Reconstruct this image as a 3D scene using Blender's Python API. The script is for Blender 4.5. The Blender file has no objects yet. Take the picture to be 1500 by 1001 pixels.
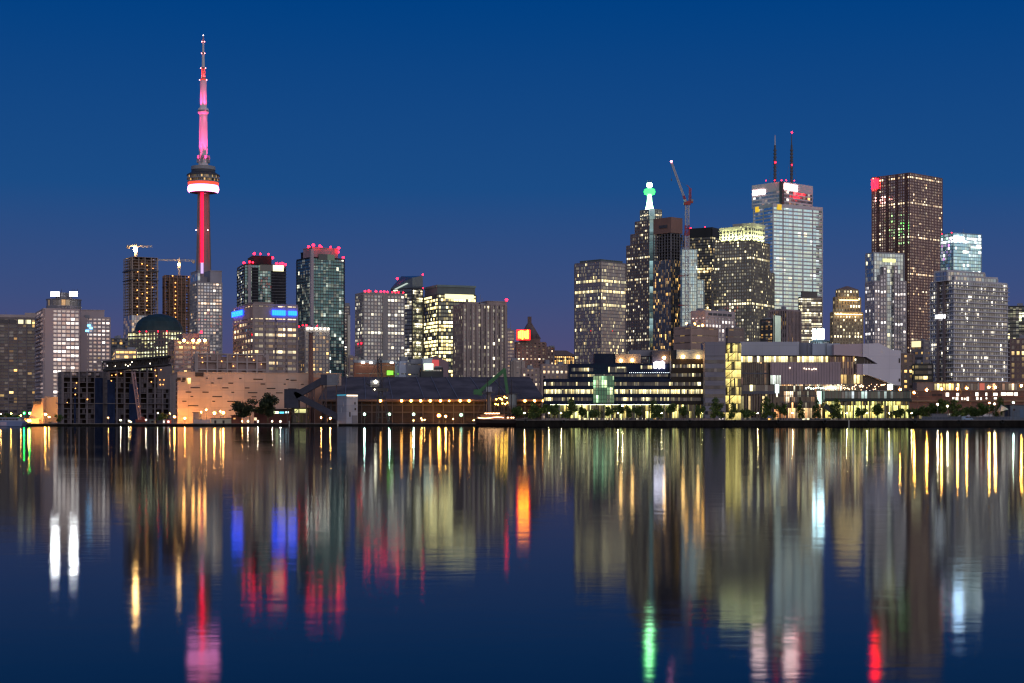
import bpy, math, random
from math import radians as R, sin, cos, tan, atan, pi, floor
from mathutils import Vector

# ------------------------------------------------------------------ camera, sky, sun, exposure
S = bpy.context.scene
COL = S.collection
F, CX, HY, CH = 2400.0, 750.0, 617.0, 2.4     # focal length in photo pixels, photo centre, horizon row, eye height (m)
cam_data = bpy.data.cameras.new('camera')
cam = bpy.data.objects.new('camera', cam_data)
COL.objects.link(cam)
S.camera = cam
cam.location = (0, 0, CH)
cam.rotation_euler = (R(90), 0, 0)
cam_data.sensor_width = 36
cam_data.lens = F / 1500 * 36
cam_data.shift_y = (HY - 500.5) / 1500
cam_data.clip_start = 0.5
cam_data.clip_end = 40000

SUN_AZ = 155          # clockwise from the viewing direction: the dawn is behind the camera, a little to the right
W = bpy.data.worlds.new('World')
S.world = W
W.use_nodes = True
wt = W.node_tree
wn, wl = wt.nodes, wt.links
bg = wn['Background']
sky = wn.new('ShaderNodeTexSky')
sky.sky_type = 'NISHITA'
sky.sun_disc = False
sky.sun_elevation = R(-1.6)
sky.sun_rotation = R(SUN_AZ)
tc = wn.new('ShaderNodeTexCoord')
sep = wn.new('ShaderNodeSeparateXYZ')
wl.new(tc.outputs['Generated'], sep.inputs[0])
ramp = wn.new('ShaderNodeValToRGB')
wl.new(sep.outputs['Z'], ramp.inputs[0])
cr = ramp.color_ramp
stops = [(0.0, (.105, .070, .135)), (.03, (.085, .073, .170)), (.075, (.045, .076, .208)), (.14, (.011, .072, .238)),
         (.25, (.0, .050, .222)), (.45, (.001, .033, .14)), (1.0, (.03, .06, .17))]
while len(cr.elements) < len(stops):
    cr.elements.new(.5)
for e, (p, c) in zip(cr.elements, stops):
    e.position = p
    e.color = (*c, 1)
dot = wn.new('ShaderNodeVectorMath')
dot.operation = 'DOT_PRODUCT'
wl.new(tc.outputs['Generated'], dot.inputs[0])
dot.inputs[1].default_value = (sin(R(SUN_AZ)), cos(R(SUN_AZ)), 0)
mr = wn.new('ShaderNodeMapRange')
mr.interpolation_type = 'SMOOTHSTEP'
mr.inputs['From Min'].default_value = -.72
mr.inputs['From Max'].default_value = .45
wl.new(dot.outputs['Value'], mr.inputs['Value'])
tint = wn.new('ShaderNodeMix')
tint.data_type = 'RGBA'
tint.blend_type = 'MULTIPLY'
tint.inputs['Factor'].default_value = 1
wl.new(sky.outputs[0], tint.inputs['A'])
tint.inputs['B'].default_value = (.86, 1.16, 1.75, 1)
eramp = wn.new('ShaderNodeValToRGB')               # the lit eastern half of the dome
wl.new(sep.outputs['Z'], eramp.inputs[0])
ec = eramp.color_ramp
estops = [(0.0, (.86, .66, .57)), (.12, (.76, .71, .74)), (.30, (.40, .48, .66)), (1.0, (.06, .09, .18))]
while len(ec.elements) < len(estops):
    ec.elements.new(.5)
for e, (p, c) in zip(ec.elements, estops):
    e.position = p
    e.color = (*c, 1)
east = wn.new('ShaderNodeMix')
east.data_type = 'RGBA'
east.inputs['Factor'].default_value = .62
wl.new(tint.outputs['Result'], east.inputs['A'])
wl.new(eramp.outputs[0], east.inputs['B'])
mx = wn.new('ShaderNodeMix')
mx.data_type = 'RGBA'
wl.new(mr.outputs[0], mx.inputs['Factor'])
wl.new(ramp.outputs[0], mx.inputs['A'])
wl.new(east.outputs['Result'], mx.inputs['B'])
wl.new(mx.outputs['Result'], bg.inputs['Color'])
bg.inputs['Strength'].default_value = 1.0

sun_data = bpy.data.lights.new('dawn_glow', 'SUN')     # broad soft light of the bright eastern sky, the sun itself still down
sun_data.energy = .32
sun_data.angle = R(70)
sun_data.color = (1, .80, .74)
sun = bpy.data.objects.new('dawn_glow', sun_data)
COL.objects.link(sun)
sun.rotation_euler = Vector((-sin(R(SUN_AZ)), -cos(R(SUN_AZ)), -.42)).to_track_quat('-Z', 'Y').to_euler()

S.view_settings.view_transform = 'Standard'
S.view_settings.look = 'None'
S.view_settings.exposure = 0
S.view_settings.gamma = 1
S.view_settings.use_curve_mapping = False
S.render.engine = 'CYCLES'
cy = S.cycles
cy.use_denoising = True
cy.filter_width = 1.3
cy.denoising_prefilter = 'ACCURATE'
cy.max_bounces = 6
cy.diffuse_bounces = 2
cy.glossy_bounces = 3
cy.transmission_bounces = 3
cy.volume_bounces = 0
cy.sample_clamp_indirect = 40
cy.caustics_reflective = False
cy.caustics_refractive = False

rnd = random.Random(7)

# ------------------------------------------------------------------ placing
def wx(px, D): return (px - CX) * D / F
def wz(py, D): return CH + (HY - py) * D / F
def P(px, py, D): return Vector((wx(px, D), D, wz(py, D)))
GL, GR = .75, 2.45         # ground heights: west quay, east quay
def gnd(px): return GR if px > 755 else GL

# ------------------------------------------------------------------ materials
def newmat(name):
    m = bpy.data.materials.new(name)
    m.use_nodes = True
    return m, m.node_tree.nodes, m.node_tree.links

_wm = {}
def wall(name, col, rough=.75, var=.22, scale=.09, spec=.3, metal=0, panel=0):
    if name in _wm: return _wm[name]
    m, n, l = newmat(name)
    b = n['Principled BSDF']
    t = n.new('ShaderNodeTexCoord')
    nz = n.new('ShaderNodeTexNoise')
    nz.inputs['Scale'].default_value = scale
    nz.inputs['Detail'].default_value = 6
    mp = n.new('ShaderNodeMapping')
    mp.inputs['Scale'].default_value = (1, 1, .35)
    l.new(t.outputs['Object'], mp.inputs[0])
    l.new(mp.outputs[0], nz.inputs['Vector'])
    r = n.new('ShaderNodeMapRange')
    r.inputs['From Min'].default_value = .3
    r.inputs['From Max'].default_value = .7
    r.inputs['To Min'].default_value = 1 - var
    r.inputs['To Max'].default_value = 1 + var
    l.new(nz.outputs[0], r.inputs[0])
    mul = n.new('ShaderNodeVectorMath')
    mul.operation = 'SCALE'
    mul.inputs[0].default_value = col
    l.new(r.outputs[0], mul.inputs['Scale'])
    out = mul.outputs[0]
    if panel:                                     # cladding joints
        br = n.new('ShaderNodeTexBrick')
        br.offset = 0
        br.inputs['Scale'].default_value = 1
        br.inputs['Mortar Size'].default_value = .06
        br.inputs['Brick Width'].default_value = panel * 1.6
        br.inputs['Row Height'].default_value = panel
        br.inputs['Color1'].default_value = (1, 1, 1, 1)
        br.inputs['Color2'].default_value = (.86, .86, .86, 1)
        br.inputs['Mortar'].default_value = (.72, .72, .72, 1)
        cmb = n.new('ShaderNodeCombineXYZ')
        sp = n.new('ShaderNodeSeparateXYZ')
        l.new(t.outputs['Object'], sp.inputs[0])
        ad = n.new('ShaderNodeMath')
        l.new(sp.outputs[0], ad.inputs[0])
        l.new(sp.outputs[1], ad.inputs[1])
        l.new(ad.outputs[0], cmb.inputs[0])
        l.new(sp.outputs[2], cmb.inputs[1])
        l.new(cmb.outputs[0], br.inputs['Vector'])
        m2 = n.new('ShaderNodeVectorMath')
        m2.operation = 'MULTIPLY'
        l.new(out, m2.inputs[0])
        l.new(br.outputs[0], m2.inputs[1])
        out = m2.outputs[0]
    l.new(out, b.inputs['Base Color'])
    b.inputs['Roughness'].default_value = rough
    b.inputs['Specular IOR Level'].default_value = spec
    b.inputs['Metallic'].default_value = metal
    _wm[name] = m
    return m

_em = {}
def emit(name, col, s, sample=True):
    if name in _em: return _em[name]
    m, n, l = newmat(name)
    b = n['Principled BSDF']
    b.inputs['Base Color'].default_value = (.04, .04, .04, 1)
    b.inputs['Emission Color'].default_value = (*col, 1)
    b.inputs['Emission Strength'].default_value = s
    if not sample: m.cycles.emission_sampling = 'NONE'
    _em[name] = m
    return m

# glazing: panes with their own slight tilt, some rooms lit, mullions between
def make_group():
    g = bpy.data.node_groups.new('glazing', 'ShaderNodeTree')
    I = g.interface
    def sock(nm, ty, d):
        s = I.new_socket(nm, in_out='INPUT', socket_type=ty)
        s.default_value = d
    for nm, d in (('Pane', 3.), ('Floor', 3.5), ('Lit', .2), ('LitFloor', .05), ('Strength', 2.), ('Seed', 0.), ('Frame', .08), ('Metal', .35), ('Blind', .3), ('LowLit', 0.), ('LowTop', 1.), ('Var', 1.), ('Dim', .30)):
        sock(nm, 'NodeSocketFloat', d)
    sock('ColA', 'NodeSocketColor', (1, .75, .4, 1))
    sock('ColB', 'NodeSocketColor', (1, .92, .7, 1))
    sock('Tint', 'NodeSocketColor', (.3, .35, .4, 1))
    I.new_socket('Shader', in_out='OUTPUT', socket_type='NodeSocketShader')
    n, l = g.nodes, g.links
    gi, go = n.new('NodeGroupInput'), n.new('NodeGroupOutput')
    def M(op, a, b=None, c=None):
        k = n.new('ShaderNodeMath')
        k.operation = op
        for i, v in enumerate((a, b, c)):
            if v is None: continue
            if isinstance(v, (int, float)): k.inputs[i].default_value = v
            else: l.new(v, k.inputs[i])
        return k.outputs[0]
    def comb(a, b, c):
        k = n.new('ShaderNodeCombineXYZ')
        for i, v in enumerate((a, b, c)):
            if isinstance(v, (int, float)): k.inputs[i].default_value = v
            else: l.new(v, k.inputs[i])
        return k.outputs[0]
    def white(v):
        k = n.new('ShaderNodeTexWhiteNoise')
        k.noise_dimensions = '3D'
        l.new(v, k.inputs['Vector'])
        return k.outputs['Value'], k.outputs['Color']
    uv = n.new('ShaderNodeUVMap')
    s = n.new('ShaderNodeSeparateXYZ')
    l.new(uv.outputs[0], s.inputs[0])
    oi = n.new('ShaderNodeObjectInfo')
    u = M('DIVIDE', s.outputs[0], gi.outputs['Pane'])
    v = M('DIVIDE', s.outputs[1], gi.outputs['Floor'])
    cu, cv = M('FLOOR', u), M('FLOOR', v)
    fu, fv = M('SUBTRACT', u, cu), M('SUBTRACT', v, cv)
    seed = gi.outputs['Seed']
    r1, c1 = white(comb(cu, cv, seed))
    r2, _ = white(comb(M('FLOOR', M('DIVIDE', cu, 5)), cv, M('ADD', seed, 11.3)))
    r3, _ = white(comb(0., cv, M('ADD', seed, 23.7)))
    r4, c4 = white(comb(cu, cv, M('ADD', seed, 37.1)))
    r5, _ = white(comb(cu, cv, M('ADD', seed, 53.9)))
    clump = M('ADD', M('MULTIPLY', M('GREATER_THAN', r2, .70), 2.6), .16)
    low = M('MULTIPLY', M('LESS_THAN', v, gi.outputs['LowTop']), gi.outputs['LowLit'])
    litp = M('ADD', M('MULTIPLY', gi.outputs['Lit'], clump), low)
    a = M('LESS_THAN', r1, litp)
    b = M('MULTIPLY', M('LESS_THAN', r3, gi.outputs['LitFloor']), M('LESS_THAN', r1, .86))
    lit = M('MAXIMUM', a, b)
    br = M('ADD', M('MULTIPLY', M('SUBTRACT', M('MULTIPLY', M('POWER', r4, 1.7), 1.25), .42), gi.outputs['Var']), .6)
    # room: ceiling lights brighter at the head of the pane, furniture below
    nz = n.new('ShaderNodeTexNoise')
    nz.inputs['Scale'].default_value = .9
    nz.inputs['Detail'].default_value = 2
    l.new(uv.outputs[0], nz.inputs['Vector'])
    rm = M('MULTIPLY', M('ADD', M('MULTIPLY', nz.outputs[0], 1.1), .35), M('ADD', M('MULTIPLY', fv, .75), .45))
    mull = M('MULTIPLY', M('GREATER_THAN', fu, gi.outputs['Frame']), M('LESS_THAN', fu, M('SUBTRACT', 1., M('MULTIPLY', gi.outputs['Frame'], .3))))
    litb = M('MAXIMUM', M('MULTIPLY', lit, br), M('MULTIPLY', M('LESS_THAN', r5, gi.outputs['Dim']), M('ADD', M('MULTIPLY', r5, .25), .05)))
    es = M('MULTIPLY', M('MULTIPLY', litb, M('MULTIPLY', rm, mull)), gi.outputs['Strength'])
    sc = n.new('ShaderNodeSeparateColor')
    l.new(c1, sc.inputs[0])
    cm = n.new('ShaderNodeMix')
    cm.data_type = 'RGBA'
    l.new(sc.outputs[1], cm.inputs['Factor'])
    l.new(gi.outputs['ColA'], cm.inputs['A'])
    l.new(gi.outputs['ColB'], cm.inputs['B'])
    # blinds: some unlit panes are pale
    bl = M('MULTIPLY', M('LESS_THAN', sc.outputs[2], gi.outputs['Blind']), M('MULTIPLY', mull, .5))
    tm = n.new('ShaderNodeMix')
    tm.data_type = 'RGBA'
    l.new(bl, tm.inputs['Factor'])
    l.new(gi.outputs['Tint'], tm.inputs['A'])
    tm.inputs['B'].default_value = (.42, .40, .38, 1)
    fr = n.new('ShaderNodeMix')
    fr.data_type = 'RGBA'
    l.new(mull, fr.inputs['Factor'])
    fr.inputs['A'].default_value = (.05, .05, .055, 1)
    l.new(tm.outputs['Result'], fr.inputs['B'])
    # pane tilt
    ge = n.new('ShaderNodeNewGeometry')
    sub = n.new('ShaderNodeVectorMath')
    sub.operation = 'SUBTRACT'
    l.new(c4, sub.inputs[0])
    sub.inputs[1].default_value = (.5, .5, .5)
    scl = n.new('ShaderNodeVectorMath')
    scl.operation = 'SCALE'
    scl.inputs['Scale'].default_value = .05
    l.new(sub.outputs[0], scl.inputs[0])
    add = n.new('ShaderNodeVectorMath')
    l.new(ge.outputs['Normal'], add.inputs[0])
    l.new(scl.outputs[0], add.inputs[1])
    nrm = n.new('ShaderNodeVectorMath')
    nrm.operation = 'NORMALIZE'
    l.new(add.outputs[0], nrm.inputs[0])
    pb = n.new('ShaderNodeBsdfPrincipled')
    l.new(fr.outputs['Result'], pb.inputs['Base Color'])
    l.new(M('MULTIPLY', M('MULTIPLY', gi.outputs['Metal'], mull), M('SUBTRACT', 1., bl)), pb.inputs['Metallic'])
    pb.inputs['Roughness'].default_value = .09
    pb.inputs['IOR'].default_value = 1.6
    l.new(nrm.outputs[0], pb.inputs['Normal'])
    l.new(cm.outputs['Result'], pb.inputs['Emission Color'])
    l.new(es, pb.inputs['Emission Strength'])
    l.new(pb.outputs[0], go.inputs[0])
    return g
GLZ = make_group()
_seed = [0]
WARM, CREAM, COOL, GREENY = (1, .47, .10), (1, .67, .23), (.85, .95, 1), (.95, .95, .50)
def glass(pane=3., floor_=3.5, lit=.2, litfloor=.04, s=2.2, tint=(.3, .35, .4), metal=.4, a=WARM, b=CREAM, frame=.1, blind=.25, lowlit=0, lowtop=1, var=1, dim=.24):
    _seed[0] += 1
    m, n, l = newmat('glazing_%d' % _seed[0])
    n.remove(n['Principled BSDF'])
    g = n.new('ShaderNodeGroup')
    g.node_tree = GLZ
    for k, v in (('Pane', pane), ('Floor', floor_), ('Lit', lit), ('LitFloor', litfloor), ('Strength', s * 1.6), ('Seed', _seed[0] * 3.17), ('Frame', frame),
                 ('Metal', metal), ('Blind', blind), ('LowLit', lowlit), ('LowTop', lowtop), ('Var', var), ('Dim', dim)):
        g.inputs[k].default_value = v
    g.inputs['ColA'].default_value = (*a, 1)
    g.inputs['ColB'].default_value = (*b, 1)
    g.inputs['Tint'].default_value = (*tint, 1)
    l.new(g.outputs[0], n['Material Output'].inputs[0])
    m.cycles.emission_sampling = 'NONE'
    return m

# ------------------------------------------------------------------ mesh builder
class MB:
    def __init__(s): s.v, s.f, s.uv = [], [], []
    def quad(s, a, b, c, d, uv=None):
        i = len(s.v)
        s.v += [Vector(p) for p in (a, b, c, d)]
        s.f.append((i, i + 1, i + 2, i + 3))
        s.uv.append(uv or ((0, 0), (1, 0), (1, 1), (0, 1)))
        return s
    def poly(s, pts):
        i = len(s.v)
        s.v += [Vector(p) for p in pts]
        s.f.append(tuple(range(i, i + len(pts))))
        s.uv.append([(0, 0)] * len(pts))
        return s
    def prism(s, pts, z0, z1, top=None, bottom=True):
        n = len(pts)
        t = top or pts
        for k in range(n):
            a, b = pts[k], pts[(k + 1) % n]
            c, d = t[(k + 1) % n], t[k]
            s.quad((a[0], a[1], z0), (b[0], b[1], z0), (c[0], c[1], z1), (d[0], d[1], z1))
        s.poly([(p[0], p[1], z1) for p in t])
        if bottom: s.poly([(p[0], p[1], z0) for p in reversed(pts)])
        return s
    def box(s, c, h, ux=(1, 0, 0), uy=(0, 1, 0), uz=(0, 0, 1)):       # centre, half sizes, axes
        c, ux, uy, uz = Vector(c), Vector(ux) * h[0], Vector(uy) * h[1], Vector(uz) * h[2]
        p = lambda a, b, d: c + ux * a + uy * b + uz * d
        for q in (((-1, -1, -1), (1, -1, -1), (1, -1, 1), (-1, -1, 1)), ((1, -1, -1), (1, 1, -1), (1, 1, 1), (1, -1, 1)), ((1, 1, -1), (-1, 1, -1), (-1, 1, 1), (1, 1, 1)),
                  ((-1, 1, -1), (-1, -1, -1), (-1, -1, 1), (-1, 1, 1)), ((-1, -1, 1), (1, -1, 1), (1, 1, 1), (-1, 1, 1)), ((-1, 1, -1), (1, 1, -1), (1, -1, -1), (-1, -1, -1))):
            s.quad(*[p(*k) for k in q])
        return s
    def bar(s, a, b, r, r2=None):
        a, b = Vector(a), Vector(b)
        d = b - a
        L = d.length
        d.normalize()
        q = Vector((0, 0, 1)) if abs(d.z) < .9 else Vector((0, 1, 0))
        x = d.cross(q).normalized()
        return s.box((a + b) / 2, (L / 2, r, r2 or r), d, x, d.cross(x))
    def lathe(s, c, prof, n=24):                                       # prof: [(r, z)]
        c = Vector(c)
        for (r0, z0), (r1, z1) in zip(prof, prof[1:]):
            for k in range(n):
                a, b = 2 * pi * k / n, 2 * pi * (k + 1) / n
                p = [c + Vector((r0 * cos(a), r0 * sin(a), z0)), c + Vector((r0 * cos(b), r0 * sin(b), z0)),
                     c + Vector((r1 * cos(b), r1 * sin(b), z1)), c + Vector((r1 * cos(a), r1 * sin(a), z1))]
                if r1 < 1e-6: s.poly(p[:3])
                elif r0 < 1e-6: s.poly([p[0], p[2], p[3]])
                else: s.quad(*p, uv=((k, z0), (k + 1, z0), (k + 1, z1), (k, z1)))
        return s
    def ball(s, c, r, n=8):
        m = n // 2
        return s.lathe(c, [(r * sin(pi * k / m) if 0 < k < m else 0, -r * cos(pi * k / m)) for k in range(m + 1)], n)
    def tube(s, a, b, r0, r1=None, n=8):
        a, b = Vector(a), Vector(b)
        d = (b - a).normalized()
        q = Vector((0, 0, 1)) if abs(d.z) < .9 else Vector((0, 1, 0))
        x = d.cross(q).normalized()
        y = d.cross(x)
        r1 = r0 if r1 is None else r1
        ring = lambda c, r: [c + (x * cos(2 * pi * k / n) + y * sin(2 * pi * k / n)) * r for k in range(n)]
        A, B = ring(a, r0), ring(b, r1)
        for k in range(n): s.quad(A[k], A[(k + 1) % n], B[(k + 1) % n], B[k])
        s.poly(list(reversed(A)))
        s.poly(B)
        return s
    def build(s, name, mat, parent=None, org=None, smooth=False):
        o_ = Vector(org) if org is not None else (parent_world(parent) if parent else Vector())
        me = bpy.data.meshes.new(name)
        me.from_pydata([v - o_ for v in s.v], [], s.f)
        ul = me.uv_layers.new(name='UVMap')
        flat = [c for u in s.uv for p in u for c in p]
        ul.data.foreach_set('uv', flat)
        if isinstance(mat, (list, tuple)):
            for k in mat: me.materials.append(k)
        else: me.materials.append(mat)
        if smooth: me.polygons.foreach_set('use_smooth', [True] * len(me.polygons))
        me.update()
        o = bpy.data.objects.new(name, me)
        COL.objects.link(o)
        if parent: o.parent = parent
        else: o.location = o_
        return o

def parent_world(p):
    v = Vector(p.location)
    while p.parent:
        p = p.parent
        v += p.location
    return v

def thing(name, label, cat, loc, group=None):
    o = bpy.data.objects.new(name, None)
    o.empty_display_size = 2
    COL.objects.link(o)
    o.location = loc
    tag(o, label, cat, group)
    return o
def tag(o, label, cat, group=None):
    o['label'] = label
    o['category'] = cat
    if group: o['group'] = group
    return o
def struct(o, kind='structure'):
    o['kind'] = kind
    return o

# ------------------------------------------------------------------ building blocks
class Block:
    """Rectangular block: front corner C, right face along u (length W), left face along v (length V)."""
    def __init__(s, xL, xC, xR, D, a=None, dep=None):
        k = (xC - CX) / F
        if a is None: a = math.degrees(-atan(k)) - 1.5 if xL == xC else 36
        a = R(a)
        s.u, s.vv = Vector((cos(a), sin(a), 0)), Vector((-sin(a), cos(a), 0))
        s.C = Vector((wx(xC, D), D, 0))
        k1, k0 = (xR - CX) / F, (xL - CX) / F
        s.W = (k1 * D - s.C.x) / (cos(a) - k1 * sin(a)) if xR != xC else dep
        s.V = (s.C.x - k0 * D) / (sin(a) + k0 * cos(a)) if xL != xC else (dep or 28)
        if dep: s.V = dep if xL == xC else s.V
        s.D = D
    def z(s, py): return wz(py, s.D)
    def at(s, t, q, z, o=0): return s.C + s.u * (s.W * t) + s.vv * (s.V * q) + Vector((0, 0, z))
    def rect(s, o=0, t0=0, t1=1, q0=0, q1=1):
        return [s.C + s.u * (s.W * t + a * o) + s.vv * (s.V * q + b * o) for t, q, a, b in ((t0, q0, -1, -1), (t1, q0, 1, -1), (t1, q1, 1, 1), (t0, q1, -1, 1))]

def ring_uv(m, r, za, zb, z0, faces=(0, 1, 2, 3)):
    d = 0
    for k in range(4):
        a, b = r[k], r[(k + 1) % 4]
        L = (b - a).length
        if k in faces:
            m.quad((a.x, a.y, za), (b.x, b.y, za), (b.x, b.y, zb), (a.x, a.y, zb), uv=((d, za - z0), (d + L, za - z0), (d + L, zb - z0), (d, zb - z0)))
        d = floor(d + L) + 60.0

def facade(root, b, z0, z1, wm, gm, fh, sp=1.2, pier=0, pw=.6, pd=.35, so=.35, punched=False, slab=0, slabmat=None, rng=None, wallname='wall', corner=True):
    """core + proud spandrels and piers (one wall mesh), recessed window bands or windows as parts."""
    n = max(1, round((z1 - z0) / fh))
    fh = (z1 - z0) / n
    w = MB()
    w.prism(b.rect(0), z0, z1)
    for i in range(n):
        za = z0 + i * fh
        w.prism(b.rect(so), za, za + sp)
    w.prism(b.rect(so), z1 - .3, z1 + 1.0)
    if pier:
        for org, d, nrm, L in ((b.C, b.u, -b.vv, b.W), (b.C, b.vv, -b.u, b.V), (b.C + b.vv * b.V, b.u, b.vv, b.W), (b.C + b.u * b.W, b.vv, b.u, b.V)):
            k = max(1, round(L / pier))
            for j in range(k + 1):
                p = org + d * (L * j / k)
                w.box((p.x, p.y, (z0 + z1) / 2), (pw / 2, pd + so * .3, (z1 - z0) / 2 - .05), d, nrm)
    elif corner:
        for r in b.rect(0): w.box((r.x, r.y, (z0 + z1) / 2), (.5, .5, (z1 - z0) / 2 - .05), b.u, b.vv)
    w.build(wallname, wm, root)
    rng = rng or rnd
    if punched:
        cells = []
        for (org, d, nrm, L, off) in ((b.C, b.u, -b.vv, b.W, 0), (b.C, b.vv, -b.u, b.V, 300)):
            k = max(1, round(L / pier))
            st = L / k
            for j in range(k):
                for i in range(n):
                    za, zb = z0 + i * fh + sp, z0 + (i + 1) * fh
                    p0 = org + d * (st * j + pw / 2) + nrm * .08
                    p1 = org + d * (st * (j + 1) - pw / 2) + nrm * .08
                    if off: p0, p1 = p1, p0
                    cells.append((p0, p1, za, zb, off + j, i))
        rng.shuffle(cells)
        rest = MB()
        for q, (p0, p1, za, zb, j, i) in enumerate(cells):
            m = MB() if q < 96 else rest
            m.quad((p0.x, p0.y, za), (p1.x, p1.y, za), (p1.x, p1.y, zb), (p0.x, p0.y, zb), uv=((j + .02, i + .05), (j + .98, i + .05), (j + .98, i + .95), (j + .02, i + .95)))
            if q < 96: m.build('window', gm, root)
        if rest.f: struct(rest.build('window', gm, root), 'stuff')
    else:
        for i in range(n):
            m = MB()
            ring_uv(m, b.rect(.08), z0 + i * fh + sp, z0 + (i + 1) * fh, z0)
            m.build('window_band', gm, root)
    if slab:
        for i in range(n):
            MB().prism(b.rect(slab), z0 + i * fh + sp * .2, z0 + i * fh + sp * .2 + .32).build('balcony_slab', slabmat or wm, root)
    return fh

RED = emit('red_lamp', (1, .004, .014), 24)
def red_light(root, p, r=.9):
    r *= rnd.uniform(.65, 1.1)
    m = MB().ball(Vector(p) + Vector((0, 0, r * 1.2)), r)
    return m.build('aviation_light', RED, root)
def roof_box(root, b, z, h, t0, t1, q0, q1, mat, name='penthouse', gm=None):
    o = MB().prism(b.rect(0, t0, t1, q0, q1), z, z + h).prism(b.rect(.3, t0, t1, q0, q1), z + h, z + h + .6).build(name, mat, root)
    if gm:
        m = MB()
        ring_uv(m, b.rect(.1, t0, t1, q0, q1), z + h * .2, z + h * .8, z)
        m.build('window_band', gm, root)
    return o
def roof_kit(root, b, z, mat, n=3):
    """vents, cooling units and whip aerials that break the roofline"""
    for k in range(n):
        t, q, h = rnd.uniform(.12, .85), rnd.uniform(.15, .8), rnd.uniform(1.5, 4)
        c = b.at(t, q, z + h / 2)
        MB().box(c, (rnd.uniform(1.2, 3), rnd.uniform(1.2, 2.5), h / 2), b.u, b.vv).build('roof_unit', mat, root)
    for k in range(1 + n // 3):
        c = b.at(rnd.uniform(.2, .8), rnd.uniform(.1, .6), z)
        MB().tube(c, c + Vector((0, 0, rnd.uniform(5, 9))), .22, .1, 5).build('aerial', mat, root)

METAL = wall('dark_steel', (.09, .09, .10), .5, .2, .3, .5, .4)
GREY = wall('grey_cladding', (.30, .30, .33), .6, .12, .15, panel=3)
CONC = wall('raw_concrete', (.30, .27, .25), .85, .25, .2)

def tower(name, label, cat, xs, ytop, D, wm, gm, fh, a=None, dep=None, group=None, kit=3, base=None, **kw):
    b = Block(*xs, D, a, dep)
    z0 = base if base is not None else gnd(xs[1])
    z1 = b.z(ytop)
    root = thing(name, label, cat, (b.C.x, b.C.y, z0), group)
    facade(root, b, z0, z1, wm, gm, fh, **kw)
    if kit: roof_kit(root, b, z1, GREY, kit)
    b.root, b.z0, b.z1 = root, z0, z1
    return b
def sign(b, face, f0, f1, ya, yb, mat, name='sign', segs=1, off=.9):
    """lit lettering box on a face; face 'r' along u or 'l' along v; segs glowing blocks on one panel"""
    org, d, nrm, L = (b.C, b.u, -b.vv, b.W) if face == 'r' else (b.C, b.vv, -b.u, b.V)
    za, zb = b.z(yb), b.z(ya)
    m = MB()
    st = (f1 - f0) / segs
    for k in range(segs):
        c = org + d * (L * (f0 + st * (k + .5))) + nrm * off
        m.box((c.x, c.y, (za + zb) / 2), (L * abs(st) * (.5 if segs == 1 else .42), .3, (zb - za) / 2), d, nrm)
    return m.build(name, mat, b.root)

# ------------------------------------------------------------------ water, land
def water():
    m, n, l = newmat('harbour_water')
    n.remove(n['Principled BSDF'])
    t = n.new('ShaderNodeTexCoord')
    def noise(sc, det, sx=1.):
        mp = n.new('ShaderNodeMapping')
        mp.inputs['Scale'].default_value = (sx, 1, 1)
        l.new(t.outputs['Object'], mp.inputs[0])
        k = n.new('ShaderNodeTexNoise')
        k.inputs['Scale'].default_value = sc
        k.inputs['Detail'].default_value = det
        l.new(mp.outputs[0], k.inputs['Vector'])
        return k.outputs[0]
    b1 = n.new('ShaderNodeBump')
    b1.inputs['Distance'].default_value = .0065
    b1.inputs['Strength'].default_value = 1
    l.new(noise(.6, 3, .75), b1.inputs['Height'])
    bs = n.new('ShaderNodeMapRange')
    bs.inputs['From Min'].default_value = .35
    bs.inputs['From Max'].default_value = .65
    bs.inputs['To Min'].default_value = .25
    bs.inputs['To Max'].default_value = 1.0
    l.new(noise(.09, 3, .3), bs.inputs[0])
    l.new(bs.outputs[0], b1.inputs['Strength'])
    b2 = n.new('ShaderNodeBump')
    b2.inputs['Distance'].default_value = .0009
    l.new(noise(2.2, 2, .7), b2.inputs['Height'])
    l.new(b1.outputs[0], b2.inputs['Normal'])
    g = n.new('ShaderNodeBsdfAnisotropic')
    g.distribution = 'BECKMANN'
    wr = n.new('ShaderNodeMapRange')                 # wind patches
    wr.inputs['From Min'].default_value = .3
    wr.inputs['From Max'].default_value = .7
    wr.inputs['To Min'].default_value = .062
    wr.inputs['To Max'].default_value = .094
    l.new(noise(.045, 3, .25), wr.inputs[0])
    l.new(wr.outputs[0], g.inputs['Roughness'])
    g.inputs['Color'].default_value = (.58, .64, .68, 1)
    l.new(b2.outputs[0], g.inputs['Normal'])
    d = n.new('ShaderNodeBsdfDiffuse')
    d.inputs['Color'].default_value = (.0006, .004, .010, 1)
    f = n.new('ShaderNodeFresnel')
    f.inputs['IOR'].default_value = 1.33
    x = n.new('ShaderNodeMixShader')
    l.new(f.outputs[0], x.inputs[0])
    l.new(d.outputs[0], x.inputs[1])
    l.new(g.outputs[0], x.inputs[2])
    l.new(x.outputs[0], n['Material Output'].inputs[0])
    return m
struct(MB().quad((-9000, -600, 0), (9000, -600, 0), (9000, 16000, 0), (-9000, 16000, 0)).build('water', water()))
asph = wall('asphalt', (.05, .05, .052), .9, .3, .05)
QL, QR = 762, 700          # quay lines
xq = wx(757, QR)
m = MB()
m.poly([(-6000, QL, GL), (xq, QL, GL), (xq, 15000, GL), (-6000, 15000, GL)])
m.quad((-6000, QL, -3), (xq, QL, -3), (xq, QL, GL), (-6000, QL, GL))
struct(m.build('ground', asph))
m = MB()
m.poly([(xq, QR, GR), (6000, QR, GR), (6000, 15000, GR), (xq, 15000, GR)])
m.quad((xq, 15000, -3), (xq, QR, -3), (xq, QR, GR), (xq, 15000, GR))
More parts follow.
